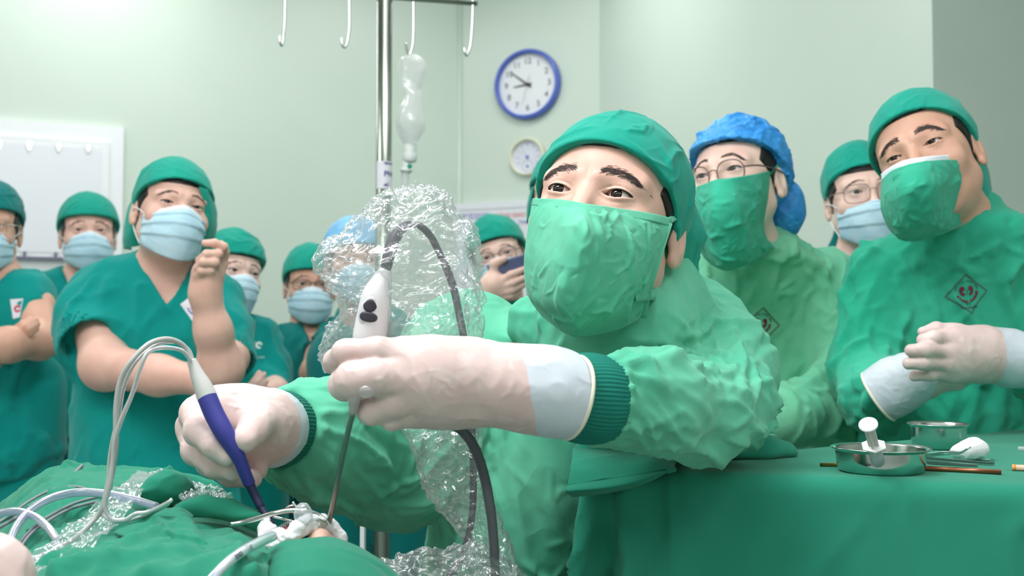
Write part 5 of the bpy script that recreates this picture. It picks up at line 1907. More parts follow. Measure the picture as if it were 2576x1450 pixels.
# ------------------------------------------------------------------ infusion stand and bottle
ST = W(965, 480, 2.70)
st = thing('infusion_stand', 'tall steel drip stand with four hooks behind the surgeon', 'stand', (ST[0], ST[1], 0))
HT = 2.06
v, f = tube([(ST[0], ST[1], 0.10), (ST[0], ST[1], HT)], 0.0195, 28)
M_POLE = material('stand steel', (150, 156, 146), rough=0.26, metal=1.0)
obj('pole', v, f, M_POLE, st)
bar = [W(700, 840 - (HT - 1.17 - 0.06) / 2.645 * F_PX, 2.645), W(1200, 840 - (HT - 1.17 - 0.06) / 2.76 * F_PX, 2.76)]
v, f = tube(bar, 0.006, 10)
obj('crossbar', v, f, M_POLE, st)
for pts in ([(718, -36, 2.65), (716, 60, 2.65), (712, 100, 2.65), (709, 114, 2.648), (705, 108, 2.645), (703, 90, 2.645)],
            [(878, -30, 2.685), (879, 60, 2.685), (875, 100, 2.685), (868, 119, 2.683), (861, 112, 2.68), (859, 96, 2.68)],
            [(1040, -20, 2.725), (1040, 80, 2.725), (1037, 118, 2.725), (1030, 138, 2.724), (1024, 128, 2.722), (1021, 108, 2.72)],
            [(1190, -16, 2.757), (1188, 60, 2.757), (1183, 115, 2.757), (1175, 139, 2.755), (1170, 134, 2.752), (1168, 121, 2.752)]):
    v, f = px_tube(pts, 3.6, 8, 36)
    obj('hook', v, f, M_STEEL, st)
for i in range(5):
    a = i * 2 * math.pi / 5 + 0.3
    d = np.array([math.cos(a), math.sin(a), 0])
    c = np.array([ST[0], ST[1], 0])
    v, f = tube([c + [0, 0, 0.13], c + d * 0.15 + [0, 0, 0.10], c + d * 0.27 + [0, 0, 0.065]], 0.012, 10, 12)
    obj('foot', v, f, M_POLE, st)
    v, f = lathe([(0, -0.012), (0.022, -0.012), (0.027, 0), (0.022, 0.012), (0, 0.012)], 20)
    v = np.stack([v[:, 0], v[:, 2], v[:, 1]], 1) + c + d * 0.27 + [0, 0, 0.028]
    obj('caster', v, f, M_BLACK, st)
# label wrapped round the pole
r_ = 0.0199
a = np.linspace(math.radians(-78), math.radians(60), 16)
z0, z1 = W(970, 474, 2.68)[2], W(970, 405, 2.68)[2]
v = np.array([[ST[0] + r_ * math.sin(t), ST[1] - r_ * math.cos(t), z] for z in (z0, z1) for t in a + math.radians(28)])
lab = obj('label', v, gridfaces(2, 16), material('label white', (232, 228, 240), rough=0.5), st)
for s_, size, zz, m in (('PHÒNG', 0.019, (z0 + z1) / 2 + 0.002, material('purple print', (62, 44, 130), rough=0.6)), ('BỆNH VIỆN', 0.006, z1 - 0.006, MATS['purple print'] if 'purple print' in MATS else M_INK), ('MỔ', 0.008, z0 + 0.008, M_INK)):
    v, f = text_mesh(s_, size, align='LEFT', bold=0.0004)
    t = v[:, 0] / r_ + math.radians(8)
    v = np.stack([ST[0] + (r_ + 0.0006) * np.sin(t), ST[1] - (r_ + 0.0006) * np.cos(t), zz + v[:, 1]], 1)
    obj('lettering', v, f, MATS.get('purple print', m), lab, smooth=False)

M_BOTTLE = film('soft bottle plastic', tint=(0.96, 0.97, 0.98), haze=0.5, rough=0.10, gain=1.8, hazecol=(1.0, 1.0, 1.0))
M_PORT = material('white port plastic', (236, 238, 238), rough=0.4)
Yb = 2.725
ivb = thing('infusion_bottle', 'crumpled clear infusion bottle hanging upside down from the third hook', 'bottle', W(1035, 460, Yb))
prof = [(141, 1031, 10), (146, 1031, 24), (156, 1035, 34), (172, 1038, 37), (190, 1038, 35), (208, 1036, 27), (222, 1036, 22), (236, 1038, 21), (256, 1036, 24), (280, 1033, 31), (300, 1032, 36), (318, 1033, 38), (334, 1034, 34), (350, 1032, 24), (360, 1031, 18), (368, 1031, 16.5)]
prof = crspline(np.array(prof, float), 70)
V = []
for i, (py, px, hw) in enumerate(prof):
    t = i / 69
    tw = 1.3 * t + 0.9 * math.tanh((py - 215) / 20)
    fl = 0.55 + 0.35 * abs(t - 0.33)
    a = np.linspace(0, 2 * np.pi, 40, endpoint=False)
    c = W(px, py, Yb)
    s = hw * Yb / F_PX
    kx = s / max(abs(math.cos(tw)), math.sqrt(math.cos(tw) ** 2 + (fl * math.sin(tw)) ** 2))
    x, y = kx * np.cos(a), kx * fl * np.sin(a)
    V.append(np.stack([c[0] + x * math.cos(tw) - y * math.sin(tw), c[1] + x * math.sin(tw) + y * math.cos(tw), np.full(40, c[2])], 1))
V = np.concatenate(V)
q = gridfaces(70, 40, True)
V = V + vnormals(V, q) * (0.0022 * crumple(V, 26, 3))[:, None]
obj('bottle_body', V, q[:, ::-1], M_BOTTLE, ivb)
v, f = px_tube([(1029, 141, Yb), (1028, 136, Yb), (1032, 131, Yb), (1036, 136, Yb), (1034, 142, Yb)], 2.5, 8, 20)
obj('hanger_loop', v, f, M_PORT, ivb)
v, f = lathe([(r * Yb / F_PX, W(1031, y, Yb)[2]) for y, r in ((364, 16), (376, 16.5), (380, 18), (384, 16.5), (388, 19), (398, 19.5), (404, 17), (408, 15), (408, 0))], 28)
obj('neck_port', v + [W(1031, 380, Yb)[0], Yb, 0], f[:, ::-1], M_PORT, ivb)
drip = thing('drip_set', 'clear drip chamber and white spike plugged into the hanging bottle', 'drip set', W(1020, 464, Yb))
v, f = lathe([(r * Yb / F_PX, W(1024, y, Yb)[2]) for y, r in ((406, 0), (406, 9), (418, 10), (426, 12), (428, 17), (431, 17), (432, 12), (436, 12), (436, 0))], 24)
obj('spike', v + [W(1022, 420, Yb)[0], Yb, 0], f[:, ::-1], M_PORT, drip)
v, f = lathe([(r * Yb / F_PX, W(1020, y, Yb)[2]) for y, r in ((436, 10.5), (450, 10.5), (462, 10), (480, 9), (486, 4), (560, 3))], 24)
obj('drip_chamber', v + [W(1019, 440, Yb)[0], Yb, 0], f[:, ::-1], M_BOTTLE, drip)
v, f = lathe([(0, 0.003), (0.005, 0.003), (0.006, 0), (0, -0.001)], 14)
v = np.stack([v[:, 0], -v[:, 2], v[:, 1]], 1) + W(1031, 418, Yb - 0.012)
obj('vent_cap', v, f, material('green vent', (0, 160, 130), rough=0.4), drip)

# ------------------------------------------------------------------ instrument table on the right
TZ = 1.018
quad = np.array([(0.0515, 1.262), (0.72, 1.045), (1.06, 1.98), (0.36, 1.47)])
tb = thing('instrument_table', 'draped instrument table at right with bowls and tools on it', 'table', (0.5, 1.4, 0))


def tdist(P, grow=0.0):
    d = None
    for i in range(4):
        a, b = quad[i], quad[(i + 1) % 4]
        e = (b - a) / np.linalg.norm(b - a)
        n = np.array([e[1], -e[0]])
        dd = (P[:, 0] - a[0]) * n[0] + (P[:, 1] - a[1]) * n[1]
        d = dd if d is None else smax(d, dd, 0.03)
    return d - grow


def clothf(P):
    below = np.clip(TZ - P[:, 2], 0, 1)
    wob = perlin(np.stack([P[:, 0] * 9, P[:, 1] * 9, P[:, 2] * 1.2], 1), 5)
    near = np.exp(-((P[:, 0] - 0.06) ** 2 + (P[:, 1] - 1.27) ** 2) / 0.10 ** 2)
    d = tdist(P) - below * 0.025 - wob * np.clip(below * 5, 0, 1) * (0.004 + 0.05 * near)
    d = d - 0.020 * np.clip(below * 6, 0, 1) * near * np.sin(P[:, 0] * 95 - P[:, 1] * 60)
    return smax(smax(d, P[:, 2] - TZ, 0.022), 0.30 - P[:, 2], 0.004)


v, q = surf(clothf, (-0.05, 0.95, 0.28), (1.2, 2.08, TZ + 0.02), 0.007)
v = v + vnormals(v, q) * (0.0018 * folds(v, 5, 3, (1, 1, 0.6)))[:, None]
n_ = vnormals(v, q)
see_ = (((CAM - v) * n_).sum(1) > 0) & (v[:, 2] < TZ - 0.03) & (v[:, 2] > 0.75)
v = v + n_ * (creases(v, n_, 12, 0.30, 0.009, 0.012, 3, prefer=lambda p: (0.12, 0, 1), jitter=0.08, where=see_ & (v[:, 0] < 0.17)) + creases(v, n_, 12, 0.25, 0.010, 0.004, 4, prefer=lambda p: (0.1, 0, 1), jitter=0.15, where=see_))[:, None]
obj('table_cloth', v, q, M_TABLE, tb)
for x, y in ((0.2, 1.3), (0.62, 1.16), (0.9, 1.75), (0.36, 1.42)):
    v, f = tube([(x, y, 0.0), (x, y, 0.6)], 0.014, 12)
    obj('leg', v, f, M_STEELDULL, tb)


def top_at(px, py):
    """point of the table top under a photo pixel"""
    a, b = W(px, py, 1.0), W(px, py, 2.0)
    t = (TZ - a[2]) / (b[2] - a[2])
    return a + (b - a) * t


# towels bundled under the surgeon's elbow
roll = S([(1480, 1150, 1.30), (1640, 1150, 1.325), (1800, 1148, 1.345), (1900, 1146, 1.36), (1968, 1150, 1.37)])


def rollf(P):
    d = chain(P, roll, [0.020, 0.024, 0.025, 0.025, 0.019], 0.02)
    return smax(d, TZ + 0.001 - P[:, 2], 0.006)


v, q = blob(rollf, roll, 0.05, 0.004, 0.005, 14, 4, (0.6, 1, 1.4))
tag(obj('folded_towel', v, q, M_TABLE, at=roll[2] * [1, 1, 0] + [0, 0, TZ]), 'rolled green towel on the instrument table under the elbow of the surgeon', 'towel')
tw = thing('draped_towel', 'green towel folded over the front left corner of the instrument table', 'towel', top_at(1500, 1180))
cloth_sheet('upper_fold', [[(1445, 1112, 1.36), (1540, 1118, 1.35), (1640, 1126, 1.33), (1720, 1140, 1.32)],
                           [(1442, 1132, 1.27), (1540, 1146, 1.255), (1640, 1146, 1.245), (1705, 1158, 1.25)],
                           [(1436, 1178, 1.235), (1535, 1172, 1.225), (1630, 1164, 1.215), (1698, 1170, 1.225)],
                           [(1428, 1222, 1.222), (1530, 1206, 1.210), (1620, 1190, 1.203), (1700, 1176, 1.215)]], 40, 50, M_TABLE, tw, amp=0.005, fs=15, seed=7, t=0.003, stretch=(0.5, 1, 1.6))
cloth_sheet('lower_fold', [[(1430, 1215, 1.226), (1530, 1200, 1.212), (1620, 1186, 1.207), (1695, 1176, 1.216)],
                           [(1424, 1236, 1.214), (1530, 1226, 1.200), (1622, 1206, 1.196), (1700, 1180, 1.210)],
                           [(1440, 1252, 1.222), (1540, 1240, 1.208), (1625, 1218, 1.203), (1690, 1186, 1.213)]], 24, 50, M_TABLE, tw, amp=0.003, fs=13, seed=9, t=0.003, stretch=(0.5, 1, 1.6))


def bowl(label, c, R, rb, hgt):
    o = thing('steel_bowl', label, 'bowl', c, 'steel bowls on the instrument table')
    pr = [(0, 0.0005), (rb * 0.9, 0.0005), (rb * 0.97, 0.003), (rb * 1.02, hgt * 0.5), (rb * 1.04, hgt - 0.002), (R * 0.96, hgt - 0.0006), (R, hgt), (R, hgt - 0.0012), (rb * 1.06, hgt - 0.004)]
    v, f = lathe(pr[:5], 64)
    out = [(0, 0.0), (rb * 0.92, 0.0), (rb, 0.003), (rb * 1.045, hgt * 0.5), (rb * 1.065, hgt - 0.0035)]
    vo, fo = lathe(out, 64)
    v, f = join([(v, f), (vo, fo[:, ::-1])])
    obj('body', v + c, f, M_STEEL, o)
    v, f = lathe([(rb * 1.04, hgt - 0.0025), (R * 0.93, hgt - 0.0008), (R * 0.985, hgt), (R, hgt - 0.0006), (R * 0.985, hgt - 0.0014), (rb * 1.065, hgt - 0.0042)], 64)
    obj('rim', v + c, f, M_STEEL, o)
    return o


cb1 = top_at(2222, 1190); cb1[1] += 0.008
bowl('larger steel bowl with a white syringe in it, near the table edge', cb1, 0.0535, 0.0455, 0.0275)
cb2 = top_at(2361, 1128)
bowl('smaller steel bowl at the back of the instrument table', cb2, 0.0395, 0.0335, 0.0330)

# syringe standing in the near bowl
ax = np.array([0.36, 0.62, -0.70]); ax /= np.linalg.norm(ax)
d0 = W(2184, 1068, 1.135)
sy = thing('syringe', 'white syringe with round plunger top leaning in the larger bowl', 'syringe', d0 + ax * 0.07)
u1 = np.cross(ax, [0, 0, 1]); u1 /= np.linalg.norm(u1); u2 = np.cross(ax, u1)


def along(v, o=d0):
    return o + v[:, :1] * u1 + v[:, 1:2] * u2 + v[:, 2:3] * ax


M_SYR = material('white syringe plastic', (240, 240, 242), rough=0.35)
M_SYRG = material('syringe stem', (212, 212, 206), rough=0.45)
v, f = lathe([(0, -0.001), (0.0085, -0.001), (0.0098, 0.0), (0.0098, 0.0015), (0.0085, 0.0022), (0, 0.0022)], 40)
obj('plunger_disc', along(v), f[:, ::-1], M_SYR, sy)
for w_, t_ in ((0.0055, 0.0011), (0.0011, 0.0055)):
    v, f = box((-w_, -t_, 0.002), (w_, t_, 0.046))
    obj('plunger_vane', along(v), f, M_SYRG, sy, smooth=False)
a = np.linspace(0, 2 * np.pi, 6, endpoint=False) + 0.3
hx = np.stack([0.0135 * np.cos(a), 0.0095 * np.sin(a)], 1)
v = np.concatenate([np.c_[hx, np.full(6, 0.034)], np.c_[hx, np.full(6, 0.0355)]])
f = [(5, 4, 3, 2, 1, 0), (6, 7, 8, 9, 10, 11)] + [(i, (i + 1) % 6, (i + 1) % 6 + 6, i + 6) for i in range(6)]
obj('flange', along(v), f, M_SYR, sy, smooth=False)
v, f = lathe([(0.0072, 0.0355), (0.0072, 0.062), (0, 0.062)], 28)
obj('barrel', along(v), f, film('syringe barrel', haze=0.3, gain=1.2), sy)

# gauze ball in forceps, tweezers, tubes, needles
gz = top_at(2440, 1158)
gc = gz + [0, 0, 0.0125]


def gauzef(P):
    d = smin(ell(P, gc + [0.006, 0, 0.001], (0.017, 0.015, 0.0135)), ell(P, gc + [-0.010, 0, -0.003], (0.013, 0.012, 0.009)), 0.01)
    return smax(d, gz[2] - P[:, 2], 0.003)


M_GAUZE = material('white gauze', (236, 234, 238), rough=0.95, bumps=[('ridge', 90, 0.5, 0.002), ('weave', 700, 0.3, 0.0005)])
v, q = blob(gauzef, [gc], 0.04, 0.0016, 0.0018, 60, 3)
tag(obj('gauze_ball', v, q, M_GAUZE, at=gz), 'white gauze ball held in steel forceps on the table', 'gauze')
fo = thing('forceps', 'steel sponge forceps lying between the bowls, gripping the gauze ball', 'forceps', top_at(2400, 1150))
for dy in (0, -5):
    v, f = px_tube([(2300, 1152 + dy, 1.34), (2380, 1143 + dy, 1.30), (2415, 1141 + dy * 0.4, 1.27), (2432, 1131, 1.255), (2442, 1126, 1.255)], [3, 2.8, 2.5, 2.2, 1.8], 8, 30)
    obj('blade', v, f, M_STEEL, fo)
twz = thing('tweezers', 'dark steel tweezers lying beside the larger bowl', 'tweezers', top_at(2420, 1165))
for a_, b_ in (((2332, 1158), (2500, 1172)), ((2332, 1168), (2458, 1177))):
    pa_, pb_ = top_at(*a_) + [0, 0, 0.003], top_at(*b_) + [0, 0, 0.003]
    e = (pb_ - pa_) / np.linalg.norm(pb_ - pa_)
    s_ = np.array([-e[1], e[0], 0])
    w0, w1 = 0.0042, 0.0022
    v = np.array([pa_ + s_ * w0, pb_ + s_ * w1, pb_ - s_ * w1, pa_ - s_ * w0])
    v = np.concatenate([v - [0, 0, 0.0022], v + [0, 0, 0.0006]])
    f = [(4, 7, 6, 5), (0, 1, 2, 3), (0, 4, 5, 1), (1, 5, 6, 2), (2, 6, 7, 3), (3, 7, 4, 0)]
    obj('blade', v, f, M_STEELDULL, twz, smooth=False)


def pipe(name, label, a_, b_, r, m, cat):
    pa_, pb_ = top_at(*a_) + [0, 0, r], top_at(*b_) + [0, 0, r]
    t_ = thing(name, label, cat, (pa_ + pb_) / 2 - [0, 0, r])
    v, f = tube([pa_, pb_], r, 20, caps=False)
    v2, f2 = tube([pa_, pb_], r * 0.72, 20, caps=False)
    o = len(v)
    n = 20
    f = f + [[i + o for i in q[::-1]] for q in f2]
    for base in (0, n):
        f += [[base + i, base + (i + 1) % n, base + (i + 1) % n + o, base + i + o] if base else [base + (i + 1) % n, base + i, base + i + o, base + (i + 1) % n + o] for i in range(n)]
    obj('tube_wall', np.concatenate([v, v2]), f, m, t_)
    for p in (pa_ + (pb_ - pa_) * 0.03, pb_ + (pa_ - pb_) * 0.03):
        e = (pb_ - pa_) / np.linalg.norm(pb_ - pa_)
        vv, ff = tube([p - e * 0.0004, p + e * 0.0004], r * 0.72, 16)
        obj('bore_shade', vv, ff, M_BLACK, t_)  # black disc painted in for the shade inside the hollow tube


M_COPPER = material('copper brown metal', (150, 92, 66), rough=0.3, metal=0.8)
M_BRASS = material('brass metal', (176, 140, 84), rough=0.3, metal=0.9)
pipe('suction_tube', 'copper brown metal tube right of the larger bowl', (2325, 1186), (2519, 1196), 0.0030, M_COPPER, 'tube')
pipe('suction_tube', 'short brass tube end left of the larger bowl', (2063, 1175), (2135, 1176), 0.0023, M_BRASS, 'tube')
nd = thing('needle', 'needle with clear orange hub at the right edge of the table', 'needle', top_at(2565, 1186))
pa_, pb_ = top_at(2546, 1186) + [0, 0, 0.004], top_at(2640, 1190) + [0, 0, 0.004]
v, f = tube([pa_, pa_ + (pb_ - pa_) * 0.1], 0.0036, 14)
obj('hub', v, f, material('orange hub', (236, 150, 84), rough=0.3, var=0.4), nd)
v, f = tube([pa_ + (pb_ - pa_) * 0.1, pb_], 0.0034, 14)
obj('cap', v, f, material('clear orange plastic', (240, 196, 170), rough=0.3), nd)
nd = thing('needle_sheath', 'clear needle sheath at the back right edge of the table', 'needle sheath', top_at(2575, 1136))
pa_, pb_ = top_at(2562, 1136) + [0, 0, 0.0035], top_at(2640, 1140) + [0, 0, 0.0035]
v, f = tube([pa_, pb_], 0.0028, 14)
obj('sleeve', v, f, M_BOTTLE, nd)
v, f = px_tube([(2470, 1156, 1.32), (2500, 1157, 1.32)], 1.2, 6, 4)
v[:, 2] += TZ + 0.0008 - v[:, 2].min()
tag(obj('bare_needle', v, f, M_STEEL), 'thin bare steel needle lying behind the gauze ball', 'needle')

# ------------------------------------------------------------------ scope in its clear bag
M_SCOPE = material('silver grey scope housing', (222, 220, 224), rough=0.3, coat=0.3)
M_PANEL = material('scope button plate', (206, 206, 212), rough=0.25, coat=0.4)
M_BTN = material('dark button', (58, 54, 66), rough=0.35)
M_CABLE = material('dark violet cable', (70, 62, 76), rough=0.4)
M_GREYCABLE = material('grey light cable', (88, 92, 98), rough=0.45)
Ys = 1.035
sc_ = thing('endoscope', 'silver endoscope camera with two dark buttons inside the clear crumpled cover', 'endoscope', W(900, 1000, 1.0))
v, f = px_tube([(915, 905, 1.02), (925, 870, 1.03), (928, 852, Ys), (929, 846, Ys), (940, 790, Ys), (948, 745, Ys), (958, 712, Ys), (968, 684, Ys), (971, 676, Ys)], [30, 30, 38, 41.5, 41, 38, 29, 17, 12], 40, 60)
obj('housing', v, f, M_SCOPE, sc_)
v, f = px_tube([(926, 862, Ys), (927, 854, Ys)], [39, 40.5], 40, 4)
obj('ring', v, f, M_PANEL, sc_)
axs = W(955, 720, Ys) - W(929, 846, Ys); axs /= np.linalg.norm(axs)
fx = np.cross(axs, [0, 1, 0]); fx /= np.linalg.norm(fx)
if fx[0] < 0:
    fx = -fx
fy = np.cross(fx, axs)
if fy[1] > 0:
    fy = -fy
fx2 = fx
PX1 = Ys / F_PX


def plate(name, px, py, w, h, dep, m, parent, top=1.0, bot=1.0, lift=0.0):
    c = W(px, py, Ys - 0.0135 - lift)
    a = np.linspace(0, 2 * np.pi, 40, endpoint=False)
    x = np.sign(np.cos(a)) * np.abs(np.cos(a)) ** 0.85
    y = np.sign(np.sin(a)) * np.abs(np.sin(a)) ** 0.85
    x = x * np.where(y > 0, 1 - (1 - top) * y, 1 - (1 - bot) * -y)
    V = []
    for k, dd in ((1.0, -0.4), (1.0, 0.35), (0.93, 0.75), (0.8, 0.95), (0.5, 1.0), (0.0, 1.0)):
        lx, ly = x * w * PX1 * k, y * h * PX1 * k
        curve = -(lx ** 2) * 26
        V.append(c + lx[:, None] * fx2 + ly[:, None] * axs + (dep * dd + curve)[:, None] * fy)
    v = np.concatenate(V)
    return obj(name, v, gridfaces(6, 40, True), m, parent)


pl = plate('button_plate', 931, 785, 29, 39, 0.0016, M_PANEL, sc_, top=0.62)
plate('button', 931, 769, 17, 16, 0.0022, M_BTN, pl, top=0.6, lift=0.0014)
plate('button', 927, 798, 23, 12.5, 0.0022, M_BTN, pl, lift=0.0014)
# dark cable: out of the top, over, down behind the glove
v, f = px_tube([(970, 680, Ys), (974, 660, Ys), (984, 622, 1.04), (1000, 588, 1.045), (1028, 566, 1.05), (1058, 570, 1.06), (1084, 596, 1.07), (1102, 630, 1.08), (1120, 668, 1.085), (1140, 722, 1.09), (1155, 790, 1.10), (1170, 870, 1.10), (1180, 960, 1.11), (1186, 1060, 1.11), (1190, 1160, 1.11), (1190, 1262, 1.11), (1182, 1330, 1.11), (1166, 1390, 1.10), (1138, 1440, 1.09), (1100, 1500, 1.08)],
               [13, 15, 16.5, 15, 10, 9, 9.5, 9, 10, 10, 9.5, 9.5, 9, 9, 9, 9, 8.5, 8.5, 8.5, 8.5], 14, 120)
obj('camera_cable', v, f, M_CABLE, sc_)
v, f = px_tube([(1010, 1030, 1.0), (1070, 1048, 1.01), (1120, 1060, 1.02), (1160, 1082, 1.03), (1192, 1124, 1.04), (1216, 1190, 1.05), (1232, 1270, 1.05), (1241, 1350, 1.05), (1246, 1460, 1.05), (1246, 1560, 1.05)], [9, 11, 13, 13, 13, 12.5, 12.5, 12, 12, 12], 16, 70)
obj('light_cable', v, f, M_GREYCABLE, sc_)
v, f = px_tube([(895, 980, .950), (892, 1004, .952), (890, 1020, .954), (888, 1038, .957)], [17, 17, 13, 10], 20, 20)
obj('hub', v, f, material('clear grey hub', (176, 168, 168), rough=0.2, coat=0.5), sc_)
v, f = px_tube([(889, 1030, .956), (868, 1120, .978), (846, 1225, 1.003), (825, 1330, 1.03)], [7.6, 7.4, 7.2, 7.0], 14, 20)
obj('shaft', v, f, M_STEELDULL, sc_)


def capf(P):
    return ell(P, W(922, 984, 0.944), (0.0075, 0.006, 0.0060))


v, q = blob(capf, [W(925, 985, 0.938)], 0.014, 0.0012)
obj('irrigation_cap', v, q, film('clear cap plastic', haze=0.25, gain=2.0), sc_)

M_FILM = film('clear scope bag film', tint=(0.985, 0.99, 0.995), haze=0.14, rough=0.11, gain=2.6)


def film_bag(name, rows, mat, parent, amp, scale, seed, nr=230, nc=210, fine=0.28, cr=430):
    """closed sleeve: rows of (py, left px, right px, Y centre, half depth)"""
    R_ = crspline(np.array(rows, float), nr)
    a = np.linspace(0, 2 * np.pi, nc, endpoint=False)
    V = []
    for py, l, r, Y, hd in R_:
        a0, b0 = W(l, py, Y), W(r, py, Y)
        c, hw = (a0 + b0) / 2, (b0[0] - a0[0]) / 2
        x = np.sign(np.cos(a)) * np.abs(np.cos(a)) ** 0.9 * hw
        y = np.sin(a) * hd
        V.append(np.stack([c[0] + x, c[1] + y, np.full(nc, c[2])], 1))
    v = np.concatenate(V)
    q = gridfaces(nr, nc, True)
    n = vnormals(v, q)
    d = amp * crumple(v, scale, seed, 8) + amp * fine * crumple(v, scale * 3.1, seed + 3, 7)
    d = d + creases(v, n, cr, 0.10, 0.0027, 0.0046, seed, jitter=1.0, up=0.6) + creases(v, n, int(cr * 1.2), 0.04, 0.0020, 0.0022, seed + 1, up=0.6)
    v = v + n * d[:, None] + np.stack([np.zeros(len(v)), np.zeros(len(v)), 0.4 * amp * crumple(v + 3, scale, seed + 9, 4)], 1)
    return obj(name, v, q[:, ::-1], mat, parent)


bg = thing('scope_cover', 'crumpled clear plastic cover over the endoscope and its cables', 'plastic cover', W(1050, 1400, 1.1))
film_bag('upper_bag', [(464, 1018, 1086, 1.09, 0.006), (480, 985, 1096, 1.09, 0.014), (510, 945, 1128, 1.085, 0.028), (550, 890, 1172, 1.08, 0.038), (600, 836, 1203, 1.075, 0.045), (645, 800, 1210, 1.075, 0.050), (690, 800, 1218, 1.075, 0.050),
                       (735, 832, 1210, 1.075, 0.048), (780, 850, 1196, 1.075, 0.046), (830, 826, 1206, 1.08, 0.042), (875, 800, 1218, 1.09, 0.036), (905, 795, 1224, 1.10, 0.030), (935, 850, 1222, 1.11, 0.024), (990, 940, 1215, 1.12, 0.02)],
         M_FILM, bg, 0.0075, 22, 5)
film_bag('lower_bag', [(985, 950, 1215, 1.12, 0.015), (1050, 1000, 1222, 1.115, 0.018), (1110, 1025, 1218, 1.11, 0.02), (1180, 1045, 1212, 1.11, 0.02), (1240, 1072, 1222, 1.11, 0.022), (1290, 1110, 1250, 1.11, 0.024), (1340, 1155, 1275, 1.11, 0.026), (1390, 1172, 1290, 1.105, 0.028), (1460, 1185, 1310, 1.10, 0.03), (1520, 1190, 1320, 1.10, 0.03)],
         M_FILM, bg, 0.005, 24, 15, nr=190, nc=120, cr=160)
film_bag('trailing_film', [(1372, 1150, 1215, 1.08, 0.006), (1392, 1060, 1260, 1.06, 0.02), (1412, 965, 1290, 1.05, 0.03), (1440, 955, 1310, 1.04, 0.035), (1500, 970, 1330, 1.03, 0.04)],
         M_FILM, bg, 0.006, 22, 25, nr=70, nc=140, cr=90)

# ------------------------------------------------------------------ blue wand in the right glove
wd = thing('surgical_wand', 'blue-handled surgical wand with grey collar and dark tip in the right glove', 'wand', W(690, 1330, 1.03))
M_WBLUE = material('blue wand handle', (52, 54, 140), rough=0.5, var=0.2, bumps=[('noise', 600, 0.15, 0.0004)])
M_WGREY = material('light grey collar', (208, 206, 206), rough=0.45)
M_WDARK = material('dark navy shaft', (34, 36, 72), rough=0.4)
v, f = px_tube([(519, 994, 1.036), (538, 1040, 1.033), (562, 1085, 1.030), (586, 1125, 1.030), (602, 1155, 1.032), (616, 1190, 1.036), (627, 1217, 1.042)], [24.5, 25, 25, 21, 17.5, 16, 15], 32, 60)
obj('handle', v, f, M_WBLUE, wd)
v, f = px_tube([(521, 999, 1.036), (519, 994, 1.036), (509, 970, 1.036), (497, 945, 1.036), (487, 920, 1.036), (481, 906, 1.036)], [24.8, 25, 22.5, 18, 13.5, 12], 32, 30)
obj('collar', v, f, M_WGREY, wd)
v, f = px_tube([(626, 1215, 1.042), (642, 1248, 1.042), (655, 1274, 1.04), (656, 1276, 1.04), (672, 1300, 1.036), (692, 1334, 1.03)], [12.5, 11.5, 11, 9.5, 9, 7.5], 18, 30)
obj('shaft', v, f, M_WDARK, wd)
v, f = px_tube([(658, 1280, 1.04), (674, 1303, 1.036), (693, 1336, 1.03)], [10, 9.6, 8.2], 18, 10)
obj('tip', v, f, M_BLACK, wd)
M_CLEARTUBE = material('clear grey tubing', (206, 208, 210), rough=0.18, trans=0.55, coat=0.6)
M_GREYTUBE = material('grey wand cable', (176, 176, 174), rough=0.35, coat=0.3)
v, f = px_tube([(483, 908, 1.036), (468, 878, 1.036), (445, 860, 1.03), (412, 854, 1.02), (372, 868, 1.01), (330, 910, 1.0), (303, 960, 1.0), (293, 1020, 1.0), (292, 1080, 1.0), (290, 1130, 1.0), (281, 1190, 1.0), (268, 1245, 1.0), (256, 1284, 1.0), (240, 1305, 1.0), (205, 1340, .99), (160, 1372, .98), (100, 1405, .97), (40, 1440, .96)],
               [6.5, 7, 7, 7, 7, 7, 7.2, 7.4, 7.4, 7.6, 7.8, 8, 7.5, 6.5, 6, 6, 6, 6], 12, 130)
obj('power_cable', v, f, M_GREYTUBE, wd)
v, f = px_tube([(479, 908, 1.03), (462, 886, 1.026), (436, 877, 1.02), (404, 876, 1.01), (372, 888, 1.0), (352, 930, .995), (333, 990, .995), (308, 1050, .992), (290, 1105, .992), (284, 1160, .992), (278, 1215, .99), (266, 1262, .99), (268, 1290, .99), (285, 1308, .99), (315, 1308, .99), (340, 1294, .99), (370, 1290, .99), (402, 1276, .985), (428, 1262, .98), (430, 1257, .985)],
               [5, 5.5, 5.5, 5.5, 5.5, 5.5, 5.5, 6, 6, 6, 6, 6, 6, 5.5, 5.5, 5.5, 5.5, 5.5, 5, 4], 12, 140)
obj('suction_line', v, f, M_CLEARTUBE, wd)
v, f = px_tube([(485, 904, 1.042), (474, 880, 1.042), (450, 864, 1.036), (416, 862, 1.026), (376, 878, 1.016), (336, 920, 1.006), (312, 975, 1.006), (300, 1040, 1.006), (286, 1095, 1.004), (276, 1150, 1.004), (272, 1205, 1.004), (262, 1255, 1.004), (258, 1290, 1.0), (272, 1306, 0.998), (300, 1314, 0.998), (345, 1304, 0.996), (398, 1284, 0.99), (424, 1268, .985)],
               4.6, 10, 130)
obj('saline_line', v, f, M_CLEARTUBE, wd)

